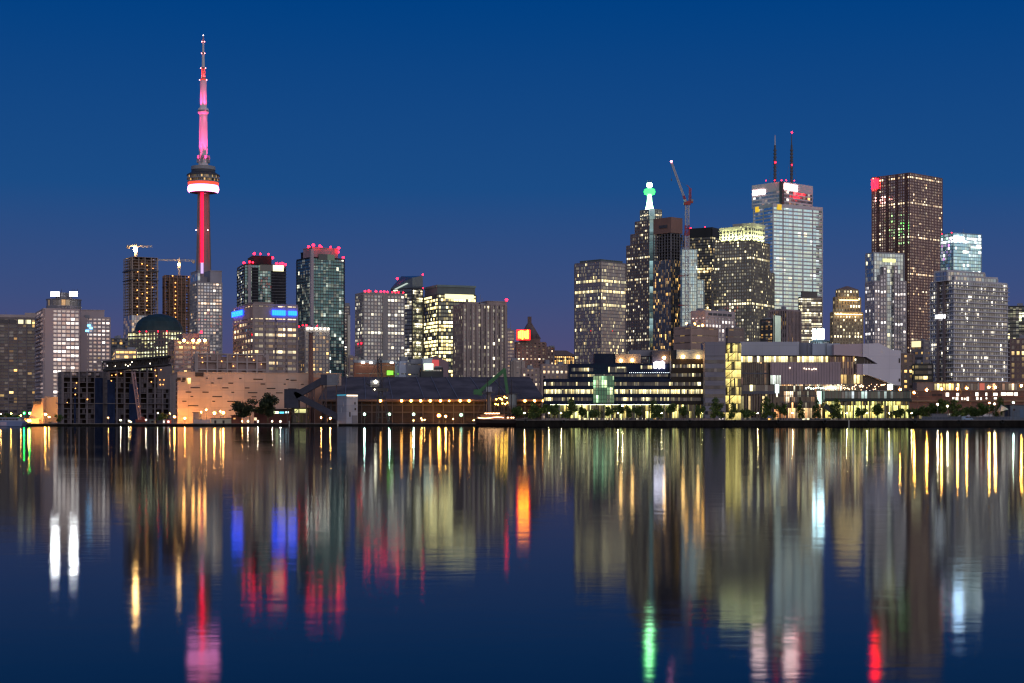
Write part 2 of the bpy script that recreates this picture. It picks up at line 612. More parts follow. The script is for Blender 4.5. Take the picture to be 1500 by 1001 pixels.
m.quad((xq, QR, -3), (6000, QR, -3), (6000, QR, GR), (xq, QR, GR))
struct(m.build('ground', asph))
qw = wall('quay_concrete', (.018, .015, .013), .9, .5, .4, spec=.1)
lit_edge = wall('lit_edge_tone', (.22, .19, .17), .8, .3, .4)
for nm, x0, x1, y, zt in (('quay_wall', -900, xq - .5, QL - .6, GL + .25), ('quay_wall', xq - .4, 900, QR - .6, GR + .2)):
    m = MB().box(((x0 + x1) / 2, y, (zt - 3) / 2), ((x1 - x0) / 2, .5, (zt + 3) / 2))
    struct(m.build(nm, qw))
    struct(MB().box(((x0 + x1) / 2, y - .05, zt + .14), ((x1 - x0) / 2, .7, .13)).build('lit_quay_edge', lit_edge))  # pale tone of this strip paints the lamplit promenade edge
pav = wall('promenade_paving', (.30, .27, .25), .8, .2, .3)
struct(MB().quad((xq + .2, QR + .3, GR + .01), (640, QR + .3, GR + .01), (640, QR + 24, GR + .01), (xq + .2, QR + 24, GR + .01)).build('promenade', pav))

# ------------------------------------------------------------------ the broadcast tower
def broadcast_tower():
    D = 2300
    k = D / F
    X = wx(297.8, D)
    root = thing('broadcast_tower', 'very tall slim concrete tower with round pod, lit pink above and red below', 'tower', (X, D, GL))
    z = lambda y: wz(y, D)
    conc = wall('tower_concrete', (.25, .205, .20), .8, .14, .05)
    pale = wall('tower_mast_paint', (.62, .58, .60), .6, .1, .1)
    # hexagonal core with three tapering legs
    m = MB()
    hexa = lambda r: [(X + r * cos(pi / 6 + pi / 3 * i), D + r * sin(pi / 6 + pi / 3 * i)) for i in range(6)]
    m.prism(hexa(13 * k), GL, z(283), top=hexa(7 * k))
    m.build('shaft', conc, root)
    for i in range(3):
        a = -pi / 2 + pi / 9 + 2 * pi / 3 * i + (pi / 3)
        d, n = Vector((cos(a), sin(a), 0)), Vector((-sin(a), cos(a), 0))
        m = MB()
        c = Vector((X, D, 0))
        q = lambda r0, r1, w: [c + d * r0 - n * w, c + d * r1 - n * w, c + d * r1 + n * w, c + d * r0 + n * w]
        m.prism(q(2, 24 * k, 2.6), GL, z(420), top=q(2, 11.8 * k, 2.6))
        m.prism(q(2, 11.8 * k, 2.6), z(420), z(283), top=q(2, 8.6 * k, 2.4))
        m.build('leg', conc, root)
    led = emit('red_led', (1, .0, .03), 3.6)
    MB().box((X + .3, D - 13.0 * k * .86, (z(284) + z(386)) / 2), (2.0 * k, .5, (z(284) - z(386)) / 2)).build('light_strip', led, root)
    MB().box((X + .3, D - 13.0 * k * .86, (z(386) + z(402)) / 2), (1.9 * k, .5, (z(386) - z(402)) / 2 - .2)).build('light_strip', emit('lilac_led', (.75, .5, 1), 1.1), root)['label'] = 'pale lilac lowest stretch of the light strip'
    pod = [(8.5, 284), (12, 283.4), (19, 282)]
    lat = lambda pr, name, mat, sm=False: MB().lathe((X, D, 0), [(r * k, z(y)) for r, y in pr], 48).build(name, mat, root, smooth=sm)
    lat([(7, 284), (14, 283.6), (20, 282.5)], 'pod_base', conc)
    lat([(20, 282.5), (22, 281), (22.8, 277.5), (22.2, 274), (21, 272.5)], 'pod_ring', emit('radome_white', (1, .25, .60), 8), True)
    lat([(21, 272.5), (22, 272), (22.3, 268.2)], 'pod_light_band', emit('pod_red', (1, .07, .025), 1.5))
    dk = wall('pod_dark', (.06, .06, .07), .4, .1, .2)
    sl = wall('pod_steel', (.27, .27, .29), .4, .1, .2)
    lat([(22.3, 268.2), (23.2, 268), (23.3, 266.8), (22.4, 266.6)], 'pod_rim', sl)
    gl = glass(1.0, 30, .2, 0, .9, (.05, .05, .06), .2, WARM, CREAM)
    m = MB()
    for (r0, y0, r1, y1) in ((22.2, 266.6, 22.6, 263.6), (23, 261.8, 23, 258.6)):
        for j in range(48):
            a, b = 2 * pi * j / 48, 2 * pi * (j + 1) / 48
            L = 2 * pi * r0 * k / 48
            m.quad((X + r0 * k * cos(a), D + r0 * k * sin(a), z(y0)), (X + r0 * k * cos(b), D + r0 * k * sin(b), z(y0)), (X + r1 * k * cos(b), D + r1 * k * sin(b), z(y1)),
                   (X + r1 * k * cos(a), D + r1 * k * sin(a), z(y1)), uv=((j * L, 1 + y0), ((j + 1) * L, 1 + y0), ((j + 1) * L, 3 + y0), (j * L, 3 + y0)))
        m.build('pod_window_band', gl, root)
        m = MB()
    lat([(22.6, 263.6), (23.8, 263.4), (23.9, 262), (23, 261.8)], 'pod_rim', sl)
    lat([(23, 258.6), (24, 258.4), (24, 257), (23.4, 256.4), (20, 254.4), (17.6, 253)], 'pod_deck', dk)
    lat([(17.6, 253), (17, 250), (17, 249.8)], 'pod_deck', dk)
    lat([(17, 249.8), (17.6, 249.5), (17.6, 244.6), (16.8, 244.2), (0, 244)], 'pod_roof', sl)
    # upper shaft, sky pod and antenna
    lat([(7.2, 244), (7.0, 232), (6.2, 225), (5.8, 168)], 'upper_shaft', pale)
    m = MB()
    for i in range(10):
        a = 2 * pi * i / 10 + .2
        for yy in (231, 236.5):
            if rnd.random() < .8: m.box((X + 8 * k * cos(a), D + 8 * k * sin(a), z(yy)), (1.6, 1.6, 2.2), (cos(a), sin(a), 0), (-sin(a), cos(a), 0))
    m.build('microwave_dishes', sl, root)
    lat([(5.8, 168.5), (7.4, 166.5), (8, 165), (8, 161.5), (6.9, 159), (4.8, 158)], 'sky_pod', pale)
    lat([(8.05, 163.9), (8.1, 163.2), (8.05, 162.5)], 'sky_pod_window_band', dk)
    lat([(4.9, 158), (4.6, 118)], 'antenna', pale)
    lat([(4.9, 118.4), (4.9, 116.6), (3.2, 116.5)], 'antenna_collar', emit('collar_red', (1, .05, .03), .9))
    lat([(3.2, 116.5), (2.9, 101)], 'antenna', wall('antenna_red', (.75, .22, .16), .6, .1, .1))
    lat([(3.3, 101), (3.3, 99.6), (2.3, 99.5)], 'antenna_collar', dk)
    lat([(2.3, 99.5), (1.8, 80)], 'antenna', pale)
    lat([(2.2, 80), (2.2, 77.5), (1.5, 77.4)], 'antenna_collar', dk)
    lat([(1.5, 77.4), (1.3, 62.5)], 'antenna', pale)
    lat([(1.8, 62.5), (1.8, 60.6), (1.1, 60.5)], 'antenna_collar', dk)
    lat([(1.1, 60.5), (.6, 53), (0, 51.5)], 'antenna', wall('antenna_tip', (.45, .25, .28), .6, .1, .1))
    for y, r in ((117.5, 5), (100.3, 3.4), (78.6, 2.2), (61.5, 1.9)):
        for sg in (-1, 1): MB().ball((X + sg * r * k, D - 1, z(y)), .75).build('aviation_light', emit('mast_lamp', (1, .25, .25), 14), root)
    MB().ball((X, D, z(52)), .8).build('aviation_light', emit('mast_white', (1, .85, .8), 6), root)
    for sg in (-1, 1): MB().ball((X + sg * 8.6 * k, D - 10, z(338.5)), .8).build('aviation_light', emit('mast_lamp', (1, .25, .25), 14), root)
    # the tower's own magenta floodlights, on the pod roof and on the sky pod
    def spot(r, a, z0, zt, en, ang, col=(1, .05, .27)):
        en *= .42
        d = bpy.data.lights.new('floodlight', 'SPOT')
        d.energy = en
        d.spot_size = R(ang)
        d.spot_blend = .8
        d.shadow_soft_size = 1
        d.color = col
        o = bpy.data.objects.new('floodlight', d)
        COL.objects.link(o)
        o.parent = root
        p = Vector((X + r * cos(a), D + r * sin(a), z0))
        o.location = p - Vector(root.location)
        o.rotation_euler = (Vector((X, D, zt)) - p).to_track_quat('-Z', 'Y').to_euler()
    for i in range(4):
        a = -pi / 2 + (i - 1.5) * 1.1
        spot(16 * k, a, z(243), z(205), 2.6e5, 40)
        spot(16 * k, a, z(243), z(178), 9e5, 20)
        spot(7.9 * k, a, z(164), z(206), 2.2e5, 24)
        spot(7.9 * k, a, z(158.0), z(135), 1.1e5, 36)
        spot(7.9 * k, a, z(158.0), z(112), 3.4e5, 16)
        spot(4.6 * k, a, z(116.2), z(104), .7e5, 40, (1, .12, .20))
        spot(4.6 * k, a, z(116.2), z(85), 1.5e5, 14)
broadcast_tower()

# ------------------------------------------------------------------ cranes
WHITE = wall('crane_white', (.55, .52, .52), .5, .1, .3)
def lattice(m, a, b, w, step, r=.16, tri=False):
    a, b = Vector(a), Vector(b)
    d = (b - a)
    L = d.length
    d.normalize()
    q = Vector((0, 0, 1)) if abs(d.z) < .8 else Vector((0, 1, 0))
    x = d.cross(q).normalized()
    y = d.cross(x).normalized()
    cs = [x * w / 2 + y * w / 2, x * w / 2 - y * w / 2, x * -w / 2 - y * w / 2, x * -w / 2 + y * w / 2]
    if tri: cs = [x * w / 2 - y * w / 3, x * -w / 2 - y * w / 3, y * w * .6]
    for c in cs: m.bar(a + c, b + c, r)
    n = max(1, round(L / step))
    for i in range(n):
        p, q_ = a + d * (L * i / n), a + d * (L * (i + 1) / n)
        for j in range(len(cs)):
            c0, c1 = cs[j], cs[(j + 1) % len(cs)]
            m.bar(p + c0, q_ + c1, r * .7) if i % 2 else m.bar(p + c1, q_ + c0, r * .7)
            m.bar(p + c0, p + c1, r * .6)
    return m
def hammerhead(label, px, D, ybase, ymast, tip, tail, ytop, lamp=None, lampmat=None):
    """tower crane: mast, level jib to tip (px), counter jib to tail (px), peak, ties, cab, counterweight"""
    z0, z1 = wz(ybase, D), wz(ymast, D)
    x = wx(px, D)
    root = thing('tower_crane', label, 'crane', (x, D, z0), 'tower cranes above the building sites')
    lattice(MB(), (x, D, z0), (x, D, z1), 2.0, 3, .2).build('mast', WHITE, root)
    yaw = .5
    def jp(p, dz=0):
        dx = wx(p, D) - x
        return Vector((x + dx, D + abs(dx) * .25 * (1 if dx > 0 else -1), z1 + 1.2 + dz))
    lattice(MB(), (x, D, z1 + 1.2), jp(tip, (tip - px) * 0), 1.7, 2.6, .17, True).build('jib', WHITE, root)
    lattice(MB(), (x, D, z1 + 1.2), jp(tail), 1.6, 2.6, .17).build('counter_jib', WHITE, root)
    zt = wz(ytop, D)
    lattice(MB(), (x, D, z1 + 1), (x, D, zt), 1.2, 2.5, .15).build('peak', WHITE, root)
    m = MB()
    m.bar((x, D, zt), jp(px + (tip - px) * .7, .8), .1).bar((x, D, zt), jp(px + (tail - px) * .9, .8), .1)
    m.build('tie_bar', METAL, root)
    MB().box((x + 1.6, D - 1.6, z1 - .6), (1, 1, 1.2)).build('cab', wall('cab', (.4, .38, .36), .4), root)
    t = jp(px + (tail - px) * .9)
    MB().box((t.x, t.y, t.z - 1.6), (1.6, 1, 1.6)).build('counterweight', CONC, root)
    if lamp: MB().ball((x + wx(lamp[0], D) - wx(px, D), D - 2.2, wz(lamp[1], D)), lamp[2]).build('work_lamp', lampmat, root)
AMB = emit('work_amber', (1, .62, .25), 30)

# ------------------------------------------------------------------ west side
# far left condominium block
b = tower('apartment_building', 'broad brown apartment block at the left edge with a grid of dark bays', 'apartment block', (-55, -55, 52.5), 466, 1400,
          wall('brown_concrete', (.19, .155, .16), .8), glass(3.8, 2.75, .025, 0, 2, (.05, .05, .07), .3, WARM, CREAM, .12, .16, dim=.06), 2.75, a=14, dep=24, pier=7.7, pw=.9, sp=.8, so=.5, pd=.8, kit=2)
par = wall('beige_parapet', (.42, .34, .33), .8)
MB().prism(b.rect(.7), b.z1 + 1.1, b.z(460)).prism(b.rect(.7, .86, 1, .0, .5), b.z(460), b.z(457)).build('parapet', par, b.root)
for i, px in enumerate((-4, 4, 13, 24.5, 35)):
    t = (wx(px, 1400) - b.C.x) / (b.W * b.u.x)
    m = MB().box(b.at(t, 0, b.z(470.4), 0) - b.vv * .8, (2.1 if i in (3, 4) else 2.9, .15, 1.7), b.u, b.vv)
    m.build('attic_window', emit('arch_lit', (1, .92, .55), 1.3) if i in (3, 4) else wall('attic_dark', (.05, .05, .07), .2), b.root)
# hotel towers
hw = wall('hotel_concrete', (.46, .37, .37), .75, .08, .06)
hg = lambda lit: glass(1, 1, lit, .0, 1.9, (.62, .58, .60), .55, (1, .80, .68), (1, .95, .88), .06, .2)
b = tower('hotel_tower', 'pale pinkish hotel slab with two glaring white roof lights over a round restaurant', 'hotel', (52.5, 64, 116), 453.5, 1200, hw, hg(.62), 2.95, a=22, punched=True, pier=3.1, pw=.55, sp=1.15, kit=0)
MB().box(b.at(.145, 0, (b.z0 + b.z1) / 2) - b.vv * .55, (b.W * .125, .6, (b.z1 - b.z0) / 2 + .6), b.u, b.vv).build('end_wall', hw, b.root)
for i in range(34):
    zz = b.z0 + 8 + i * 2.95
    if zz < b.z1 - 3: MB().box(b.at(0, .55, zz) - b.u * .8, (b.V * .36, .7, .55), b.vv, b.u).build('balcony', hw, b.root)
cx = P(93.5, 440, b.at(.45, .5, 0).y)
k = 1200 / F
z = b.z
gd = glass(3.2, 30, .25, 0, 2, (.18, .18, .2), .3, WARM, CREAM)
MB().lathe((cx.x, cx.y, 0), [(20 * k, z(453.5)), (20 * k, z(451))], 32).build('drum_base', hw, b.root)
MB().lathe((cx.x, cx.y, 0), [(20 * k, z(451)), (24.6 * k, z(449.5)), (25.6 * k, z(446)), (25.6 * k, z(445))], 32).build('restaurant_drum', wall('drum', (.25, .24, .26), .5), b.root)
m = MB()
for j in range(32):
    a0, a1, r_ = 2 * pi * j / 32, 2 * pi * (j + 1) / 32, 25.2 * k
    L = 2 * pi * r_ / 32
    m.quad((cx.x + r_ * cos(a0), cx.y + r_ * sin(a0), z(445)), (cx.x + r_ * cos(a1), cx.y + r_ * sin(a1), z(445)), (cx.x + r_ * cos(a1), cx.y + r_ * sin(a1), z(436.5)), (cx.x + r_ * cos(a0), cx.y + r_ * sin(a0), z(436.5)),
           uv=((j * L, 1), (j * L + L, 1), (j * L + L, 5), (j * L, 5)))
m.build('restaurant_window', gd, b.root)
MB().lathe((cx.x, cx.y, 0), [(25.2 * k, z(436.5)), (26 * k, z(436)), (26 * k, z(434.6)), (12 * k, z(433.6)), (12 * k, z(425)), (0, z(424.5))], 32).build('restaurant_roof', wall('drum_roof', (.20, .20, .22), .6), b.root)
fl = emit('floodlit_sign', (1, .95, .92), 75)
for px in (80.5, 107.5):
    MB().box((wx(px, cx.y - 8), cx.y - 8, z(428)), (6.5 * k, .6, 3.6 * k)).build('sign_light_shield', METAL, b.root)  # dark box added to keep the sign's light off the roof
    MB().box((wx(px, cx.y - 9), cx.y - 8.7, z(428)), (5.9 * k, .06, 3.2 * k)).build('roof_sign', fl, b.root)
m = MB()
for px in (77, 93, 96, 101): m.tube((wx(px, 1200), cx.y - 6, z(425)), (wx(px, 1200), cx.y - 6, z(419.5)), .2, .1, 5)
m.build('aerial', METAL, b.root)
b = tower('hotel_tower', 'second hotel slab, lower and set right of the floodlit one, small blue emblem near top', 'hotel', (115.5, 117, 161), 466, 1260, hw, hg(.30), 2.95, a=20, dep=18, punched=True, pier=3.1, pw=1.0, sp=1.5, kit=2)
MB().box(b.at(.13, 0, (b.z0 + b.z1) / 2) - b.vv * .55, (b.W * .12, .6, (b.z1 - b.z0) / 2 + .6), b.u, b.vv).build('end_wall', hw, b.root)
roof_box(b.root, b, b.z1, b.z(453.5) - b.z1 - .6, .02, .82, .1, .9, hw)
m = MB()
for dx, dy, w in ((0, 0, 2.2), (1.4, -3.6, 2.0), (-1.4, -7.4, 2.2)): m.box(b.at(.30, 0, b.z(477) + dy * .55) - b.vv * 1.2 + b.u * dx, (w * .55, .2, .7), b.u, b.vv)
m.build('emblem', emit('emblem_blue', (.15, .55, 1), 5), b.root)
# flared podium at its foot
D = 1120
z = lambda y: wz(y, D)
root = thing('flared_entrance_block', 'flared concrete wedge glowing orange at the foot of the floodlit hotel', 'podium', (wx(57, D), D, GL))
m = MB()
q = lambda x0, x1, y0, y1: [(wx(x0, D), y0), (wx(x1, D), y0), (wx(x1, D), y1), (wx(x0, D), y1)]
m.prism(q(43, 67, D - 6, D + 14), GL, z(583), top=q(53, 63, D, D + 12))
m.build('wall', wall('wedge', (.42, .32, .27), .8), root)
for yy in (586.5, 590.5): MB().box((wx(57, D), D - (4.6 if yy > 588 else 1.6), z(yy)), (2.4 - .3 * (yy < 588), 1.0, 1.0)).build('window', wall('attic_dark', (.05, .05, .07), .2), root)
MB().box((wx(54, D), D - 9, z(617)), (5, 3, 1.6)).build('canopy', wall('wedge', (.42, .32, .27), .8), root)
MB().box((wx(76, D), D + 14, z(600)), (6.5, 8, (z(583) - GL) / 2)).build('side_block', wall('pod_grey', (.25, .22, .22), .8), root)
b = tower('apartment_building', 'thin dark slab between the two hotel towers and the building site', 'apartment block', (160, 163, 190), 497, 1500, wall('dark_slab', (.12, .12, .14), .7), glass(2.5, 3, .04, .0, 2, (.08, .09, .12), .3), 3, a=20, kit=2)
b = tower('office_building', 'small cream office building with a flat roof below the domed block', 'office', (166, 169, 200), 514, 1150, wall('cream_stone', (.45, .40, .36), .8), glass(3, 3.4, .3, .1, 1.6, (.2, .2, .2), .2), 3.4, a=15, sp=1.6, kit=3)
# building-site towers
NET = wall('blue_netting', (.022, .032, .075), .9, .3, .5, spec=.1)
def site_tower(label, xs, ytop, D, fh, slabm, corem, yclad, cladm, colstep, lampcol, a=None, thick=.35, core=(.14, .86, .14, .86), net=(), fill=None):
    b = Block(*xs, D, a)
    root = thing('unfinished_tower', label, 'building site', (b.C.x, b.C.y, GL), 'concrete towers under construction')
    b.root, z1 = root, b.z(ytop)
    n = round((z1 - GL) / fh)
    MB().prism(b.rect(0, *core), GL, z1 - 2).build('core', corem, root)
    for t0, t1, yt in net: MB().box(b.at((t0 + t1) / 2, 0, (GL + b.z(yt)) / 2) - b.vv * .4, (b.W * (t1 - t0) / 2, .12, (b.z(yt) - GL) / 2 - .2), b.u, b.vv).build('safety_netting', NET, root)
    for i in range(n + 1):
        zz = GL + (z1 - GL) * i / n
        sh = .8 if i % 9 == 4 else 0
        MB().prism(b.rect(sh, *((0, 1, 0, 1) if i < n else (.05, .95, 0, 1))), zz - thick, zz).build('floor_slab', slabm, root)
    for org, d, L in ((b.C, b.u, b.W), (b.C, b.vv, b.V), (b.C + b.u * b.W, b.vv, b.V)):
        kk = max(2, round(L / colstep))
        for j in range(kk + 1):
            p = org + d * (L * (.02 + .96 * j / kk)) + (b.u + b.vv) * .4
            MB().box((p.x, p.y, (GL + z1) / 2), (.45, .45, (z1 - GL) / 2), b.u, b.vv).build('column', slabm, root)
    # infill walls seen between the slabs
    pc = [0]
    m = MB()
    for i in range(n):
        for f in range(14):
            if rnd.random() < .35:
                t = (f + .5) / 14
                zz = GL + (z1 - GL) * (i + .5) / n
                k_ = m if pc[0] > 90 else MB()
                k_.box(b.at(t, .06, zz), (b.W / 30, .2, fh * .42), b.u, b.vv)
                if k_ is not m: k_.build('infill_panel', fill or corem, root)
                pc[0] += 1
    if m.f: struct(m.build('infill_panel', fill or corem, root), 'stuff')
    if yclad:
        m = MB()
        zc = b.z(yclad)
        ring_uv(m, b.rect(.25, 0, .62), GL, zc, GL)
        m.build('glass_cladding', cladm, root)
    for t, col_y in lampcol:
        for yy in col_y:
            MB().ball(b.at(t, 0, b.z(yy)) - b.vv * .6 + b.u * rnd.uniform(-.5, .5), D * rnd.uniform(.00028, .00045), 6).build('work_lamp', AMB2, root)
    return b
AMB2 = emit('site_amber', (1, .42, .10), 4)
tan_ = wall('formwork_tan', (.36, .26, .20), .85, .3, .3)
b = site_tower('tall unfinished tower with open floors, furthest left of the building sites', (181, 193, 231), 376, 1900, 3.3, wall('site_slab', (.40, .31, .26), .85), wall('site_core', (.20, .14, .11), .9), 462,
               glass(3, 3.3, .03, 0, 2, (.35, .38, .45), .5), 7, [(.22, [398, 410, 425, 437, 449, 461]), (.58, [388, 395, 404, 413, 422, 428, 436, 440, 447, 454]), (.8, [392, 420]), (.4, [386, 430])], a=30)
MB().prism(b.rect(1.2, 0, 1, 0, 1), b.z(396.5), b.z(395)).prism(b.rect(1.0), b.z(410), b.z(409)).build('safety_screen', METAL, b.root)
hammerhead('tower crane carrying a bright star-like work lamp over the leftmost unfinished tower', 199, 1912, 378, 362, 222, 187, 357, (199, 366, 2.6), emit('crane_star', (1, .52, .16), 160))
b = site_tower('orange-brown unfinished tower with a vertical string of amber lamps', (238, 241, 278), 403, 1960, 3.3, wall('rust_slab', (.34, .19, .13), .85), wall('site_core', (.20, .14, .11), .9), None, None, 5,
               [(.42, [414 + 6.3 * i for i in range(12)]), (.3, [404]), (.95, [405])], a=20)
hammerhead('tower crane with a lit mast behind the orange-brown unfinished tower', 262.5, 1975, 404, 383, 231, 285, 378, (262.5, 388, 1.5), emit('crane_glow', (1, .52, .16), 90))
# domed office
dg = glass(3.4, 3.7, .55, .25, 2.0, (.12, .15, .15), .3, (1, .85, .35), (.95, 1, .62), .22, .1)
b = tower('domed_office', 'office block with a dark green vaulted dome and rows of yellow-green windows', 'office', (188, 246, 266), 486, 1350, wall('office_brown', (.20, .17, .15), .8), dg, 3.7, a=58, sp=1.4, pier=3.4, pw=.9, kit=0)
cd = P(229, 486, 1375)
kk = 1375 / F
m = MB()
prof = [(38, 486), (37, 479), (33, 471), (26, 465), (15, 461), (6, 459.2), (0, 459)]
m.lathe((cd.x, cd.y + 10, 0), [(r_ * kk * .93, wz(y_, 1375)) for r_, y_ in prof], 20)
m.build('dome', wall('dome_copper', (.026, .052, .056), .5, .2, .2, panel=2), b.root)
m = MB().lathe((cd.x, cd.y + 10, 0), [(39.5 * kk * .95, wz(489, 1375)), (39.5 * kk * .95, wz(485, 1375)), (30 * kk, wz(484, 1375))], 20)
m.build('parapet', wall('office_brown', (.20, .17, .15), .8), b.root)
for px in (206, 216, 233, 246): red_light(b.root, (wx(px, 1350), 1346, wz(487, 1350)), .55)
# grey-white condo in front of the broadcast tower
b = tower('apartment_building', 'pale grid-fronted apartment tower standing before the foot of the concrete tower', 'apartment tower', (278.5, 289.5, 325), 414.5, 1500, wall('condo_white', (.36, .335, .35), .7),
          glass(1, 1, .16, .0, 1.5, (.45, .48, .55), .6, WARM, (1, .95, .8), .06, .25), 2.95, a=24, punched=True, pier=3.0, pw=.7, sp=1.1, kit=0)
mech = wall('mech_grey', (.36, .34, .38), .7)
roof_box(b.root, b, b.z1, b.z(396.5) - b.z1, .52, 1, .0, .8, mech)
roof_box(b.root, b, b.z1, b.z(397) - b.z1, .0, .10, .0, .9, mech, gm=glass(2.4, 3, .0, 0, 1, (.4, .55, .65), .6))
roof_box(b.root, b, b.z1, b.z(405) - b.z1, .12, .5, .3, .9, mech)
# low buildings behind the beige wall
b = tower('office_building', 'brown low office with four amber lamps along its rooftop terrace', 'office', (247, 256, 306), 500, 1120, wall('office_mauve', (.24, .20, .21), .8), glass(2.8, 3.4, .10, .05, 1.8, (.2, .2, .24), .3, WARM, CREAM), 3.4, a=20, sp=1.5, pier=5.6, pw=.8, kit=3)
roof_box(b.root, b, b.z1, b.z(489) - b.z1, .25, .75, .2, .8, wall('office_mauve', (.24, .20, .21), .8))
for px in (269.5, 283, 292, 300): MB().ball((wx(px, 1112), 1112, wz(499, 1112)), 1.0).build('terrace_lamp', emit('terrace_amber', (1, .42, .10), 60), b.root)
red_light(b.root, (wx(291, 1120), 1130, wz(488, 1120)), .9)
b = site_tower('low unfinished concrete frame with open floors behind the beige windowless wall', (283, 286, 392), 517.5, 1000, 4.6, wall('frame_slab', (.46, .36, .33), .85), wall('site_core2', (.40, .28, .25), .9), None, None, 6,
               [(.1, [524, 531]), (.35, [529]), (.52, [522, 536]), (.8, [527]), (.9, [533])], a=18, thick=.75, core=(.01, .99, .2, .95))
# unfinished waterfront condos
fr = wall('frame_dark', (.21, .175, .18), .85)
dkc = wall('site_core3', (.06, .045, .042), .9, .5, .15, spec=.1)
b = site_tower('dark unfinished waterfront block, left of the pair with scaffolded bays', (85, 90, 151), 544, 900, 2.9, fr, dkc, None, None, 4.4,
               [(.35, [561, 569, 578]), (.6, [585]), (.15, [590])], a=22, thick=.4, core=(.02, .98, .3, .95), net=((.80, .99, 553), (.30, .34, 566)), fill=wall('infill_block', (.13, .11, .12), .9, .5, .3))
b = site_tower('dark unfinished waterfront block with amber-lit upper floors, right of the pair', (152, 157, 250), 537, 900, 2.9, fr, dkc, None, None, 4.4,
               [(.06, [550, 558]), (.12, [549]), (.20, [547]), (.48, [569, 583, 596, 604]), (.76, [542, 550]), (.83, [541, 556, 563]), (.88, [556, 563]), (.70, [559])], a=22, thick=.4, core=(.02, .98, .3, .95), net=((.0, .12, 556), (.34, .50, 562)), fill=wall('infill_block', (.13, .11, .12), .9, .5, .3))
MB().prism(b.rect(.4, .8, 1, 0, .7), b.z(570), b.z(531)).build('stair_core', fr, b.root)
D = 880
root = thing('skybridge_truss', 'long dark tilted bridge truss resting on the two unfinished waterfront blocks', 'bridge', (wx(196, D), D, wz(530, D)))
m = MB()
A, Bv = P(150, 536.5, D), P(242, 527.5, D)
Bv.y += 6
for dz in (-2.1, 2.1): m.bar(A + Vector((0, 0, dz)), Bv + Vector((0, 0, dz)), 1.0, .5).bar(A + Vector((0, 9, dz)), Bv + Vector((0, 9, dz)), 1.0, .5)
for i in range(16):
    p, q_ = A.lerp(Bv, i / 16), A.lerp(Bv, (i + 1) / 16)
    for oy in (0, 9):
        o_ = Vector((0, oy, 0))
        m.bar(p + o_ - Vector((0, 0, 2)), p + o_ + Vector((0, 0, 2)), .2)
        m.bar(p + o_ + Vector((0, 0, -2 if i % 2 else 2)), q_ + o_ + Vector((0, 0, 2 if i % 2 else -2)), .2)
m.build('truss', wall('truss_black', (.03, .03, .035), .6), root)
m = MB()
for zz in (-2.6, 2.6): m.box((A + Bv) / 2 + Vector((0, 4.5, zz)), ((Bv - A).length / 2, 4.8, .18), (Bv - A).normalized(), (0, 1, 0))
m.build('deck', wall('truss_black', (.03, .03, .035), .6), root)
m = MB().box((A + Bv) / 2 + Vector((0, 7.5, 0)), ((Bv - A).length / 2 - 1, .2, 1.6), (Bv - A).normalized(), (0, 1, 0))
m.build('inner_screen', wall('screen_dark', (.06, .05, .055), .7), root)
for t in (.15, .16, .32, .36, .39, .42, .7): MB().ball(A.lerp(Bv, t) + Vector((0, 5, rnd.uniform(-1, 1))), .35, 6).build('lamp', emit('truss_lamp', (1, .85, .6), 6), root)
D = 800
root = thing('mobile_crane', 'slender pinkish lattice boom leaning left in front of the unfinished waterfront blocks', 'crane', (wx(205, D), D, GL))
lattice(MB(), P(205, 615, D), P(195.3, 545, D), 1.3, 1.6, .14).build('boom', wall('boom_pink', (.38, .25, .26), .6), root)
MB().box((wx(205.5, D), D + 1, GL + 1.6), (2.2, 1.4, .9)).box((wx(208, D), D + 1, GL + 2.8), (1, 1.2, .8)).build('cab', wall('crane_red', (.20, .05, .04), .5), root)
MB().box((wx(205.5, D), D, GL + .5), (2.6, .4, .5)).box((wx(205.5, D), D + 2, GL + .5), (2.6, .4, .5)).build('crawler_track', METAL, root)

# mid-left condos and offices
tealg = lambda lit, lf=0., s=1.8: glass(2.6, 2.95, lit, lf, s, (.11, .24, .27), .55, (1, .85, .55), (.8, 1, .9), .14, .06)
cs = wall('condo_slab', (.17, .17, .19), .7)
ck = wall('condo_dark', (.025, .025, .032), .6, spec=.1)
b = tower('apartment_building', 'dark glass condominium with red roof lamps directly behind the beige office with blue signs', 'apartment tower', (348, 358, 418), 388, 1650, ck, tealg(.035), 2.95, a=18, slab=1.3, slabmat=cs, sp=.6, kit=2)
roof_box(b.root, b, b.z1, b.z(374.5) - b.z1, .22, .68, .1, .8, ck)
MB().box(b.at(.66, 0, b.z(392)) - b.vv * 1.6, (12, .2, 3.0), b.u, b.vv).build('lit_loggia', glass(2.2, 3, .8, 0, 3.2, (.2, .3, .2), .2, (.95, 1, .5), (1, .9, .5), .25), b.root)
MB().box(b.at(.12, 0, (b.z0 + b.z1) / 2) - b.vv * 1.4, (1.5, .5, (b.z1 - b.z0) / 2), b.u, b.vv).build('pier', wall('pier_pale', (.42, .36, .38), .7), b.root)
for t_, h_ in ((.26, .08), (.82, .17)): MB().box(b.at(t_, 0, (b.z0 + b.z1) / 2) - b.vv * .55, (b.W * h_, .45, (b.z1 - b.z0) / 2 - 3), b.u, b.vv).build('balcony_shade', ck, b.root)  # near-black boxes stand in for the shade inside the balcony recesses
for t, yy, q in ((.0, 387, .1), (.12, 386, 0), (.25, 373, .1), (.4, 372.5, .1), (.6, 372.5, .1), (.68, 379, .0), (.78, 387, 0), (.86, 387, 0), (.92, 387, 0), (.99, 388.5, 0), (.2, 386, 0)): red_light(b.root, b.at(t, q, b.z(yy)) - b.vv * 1.5, 1.15)
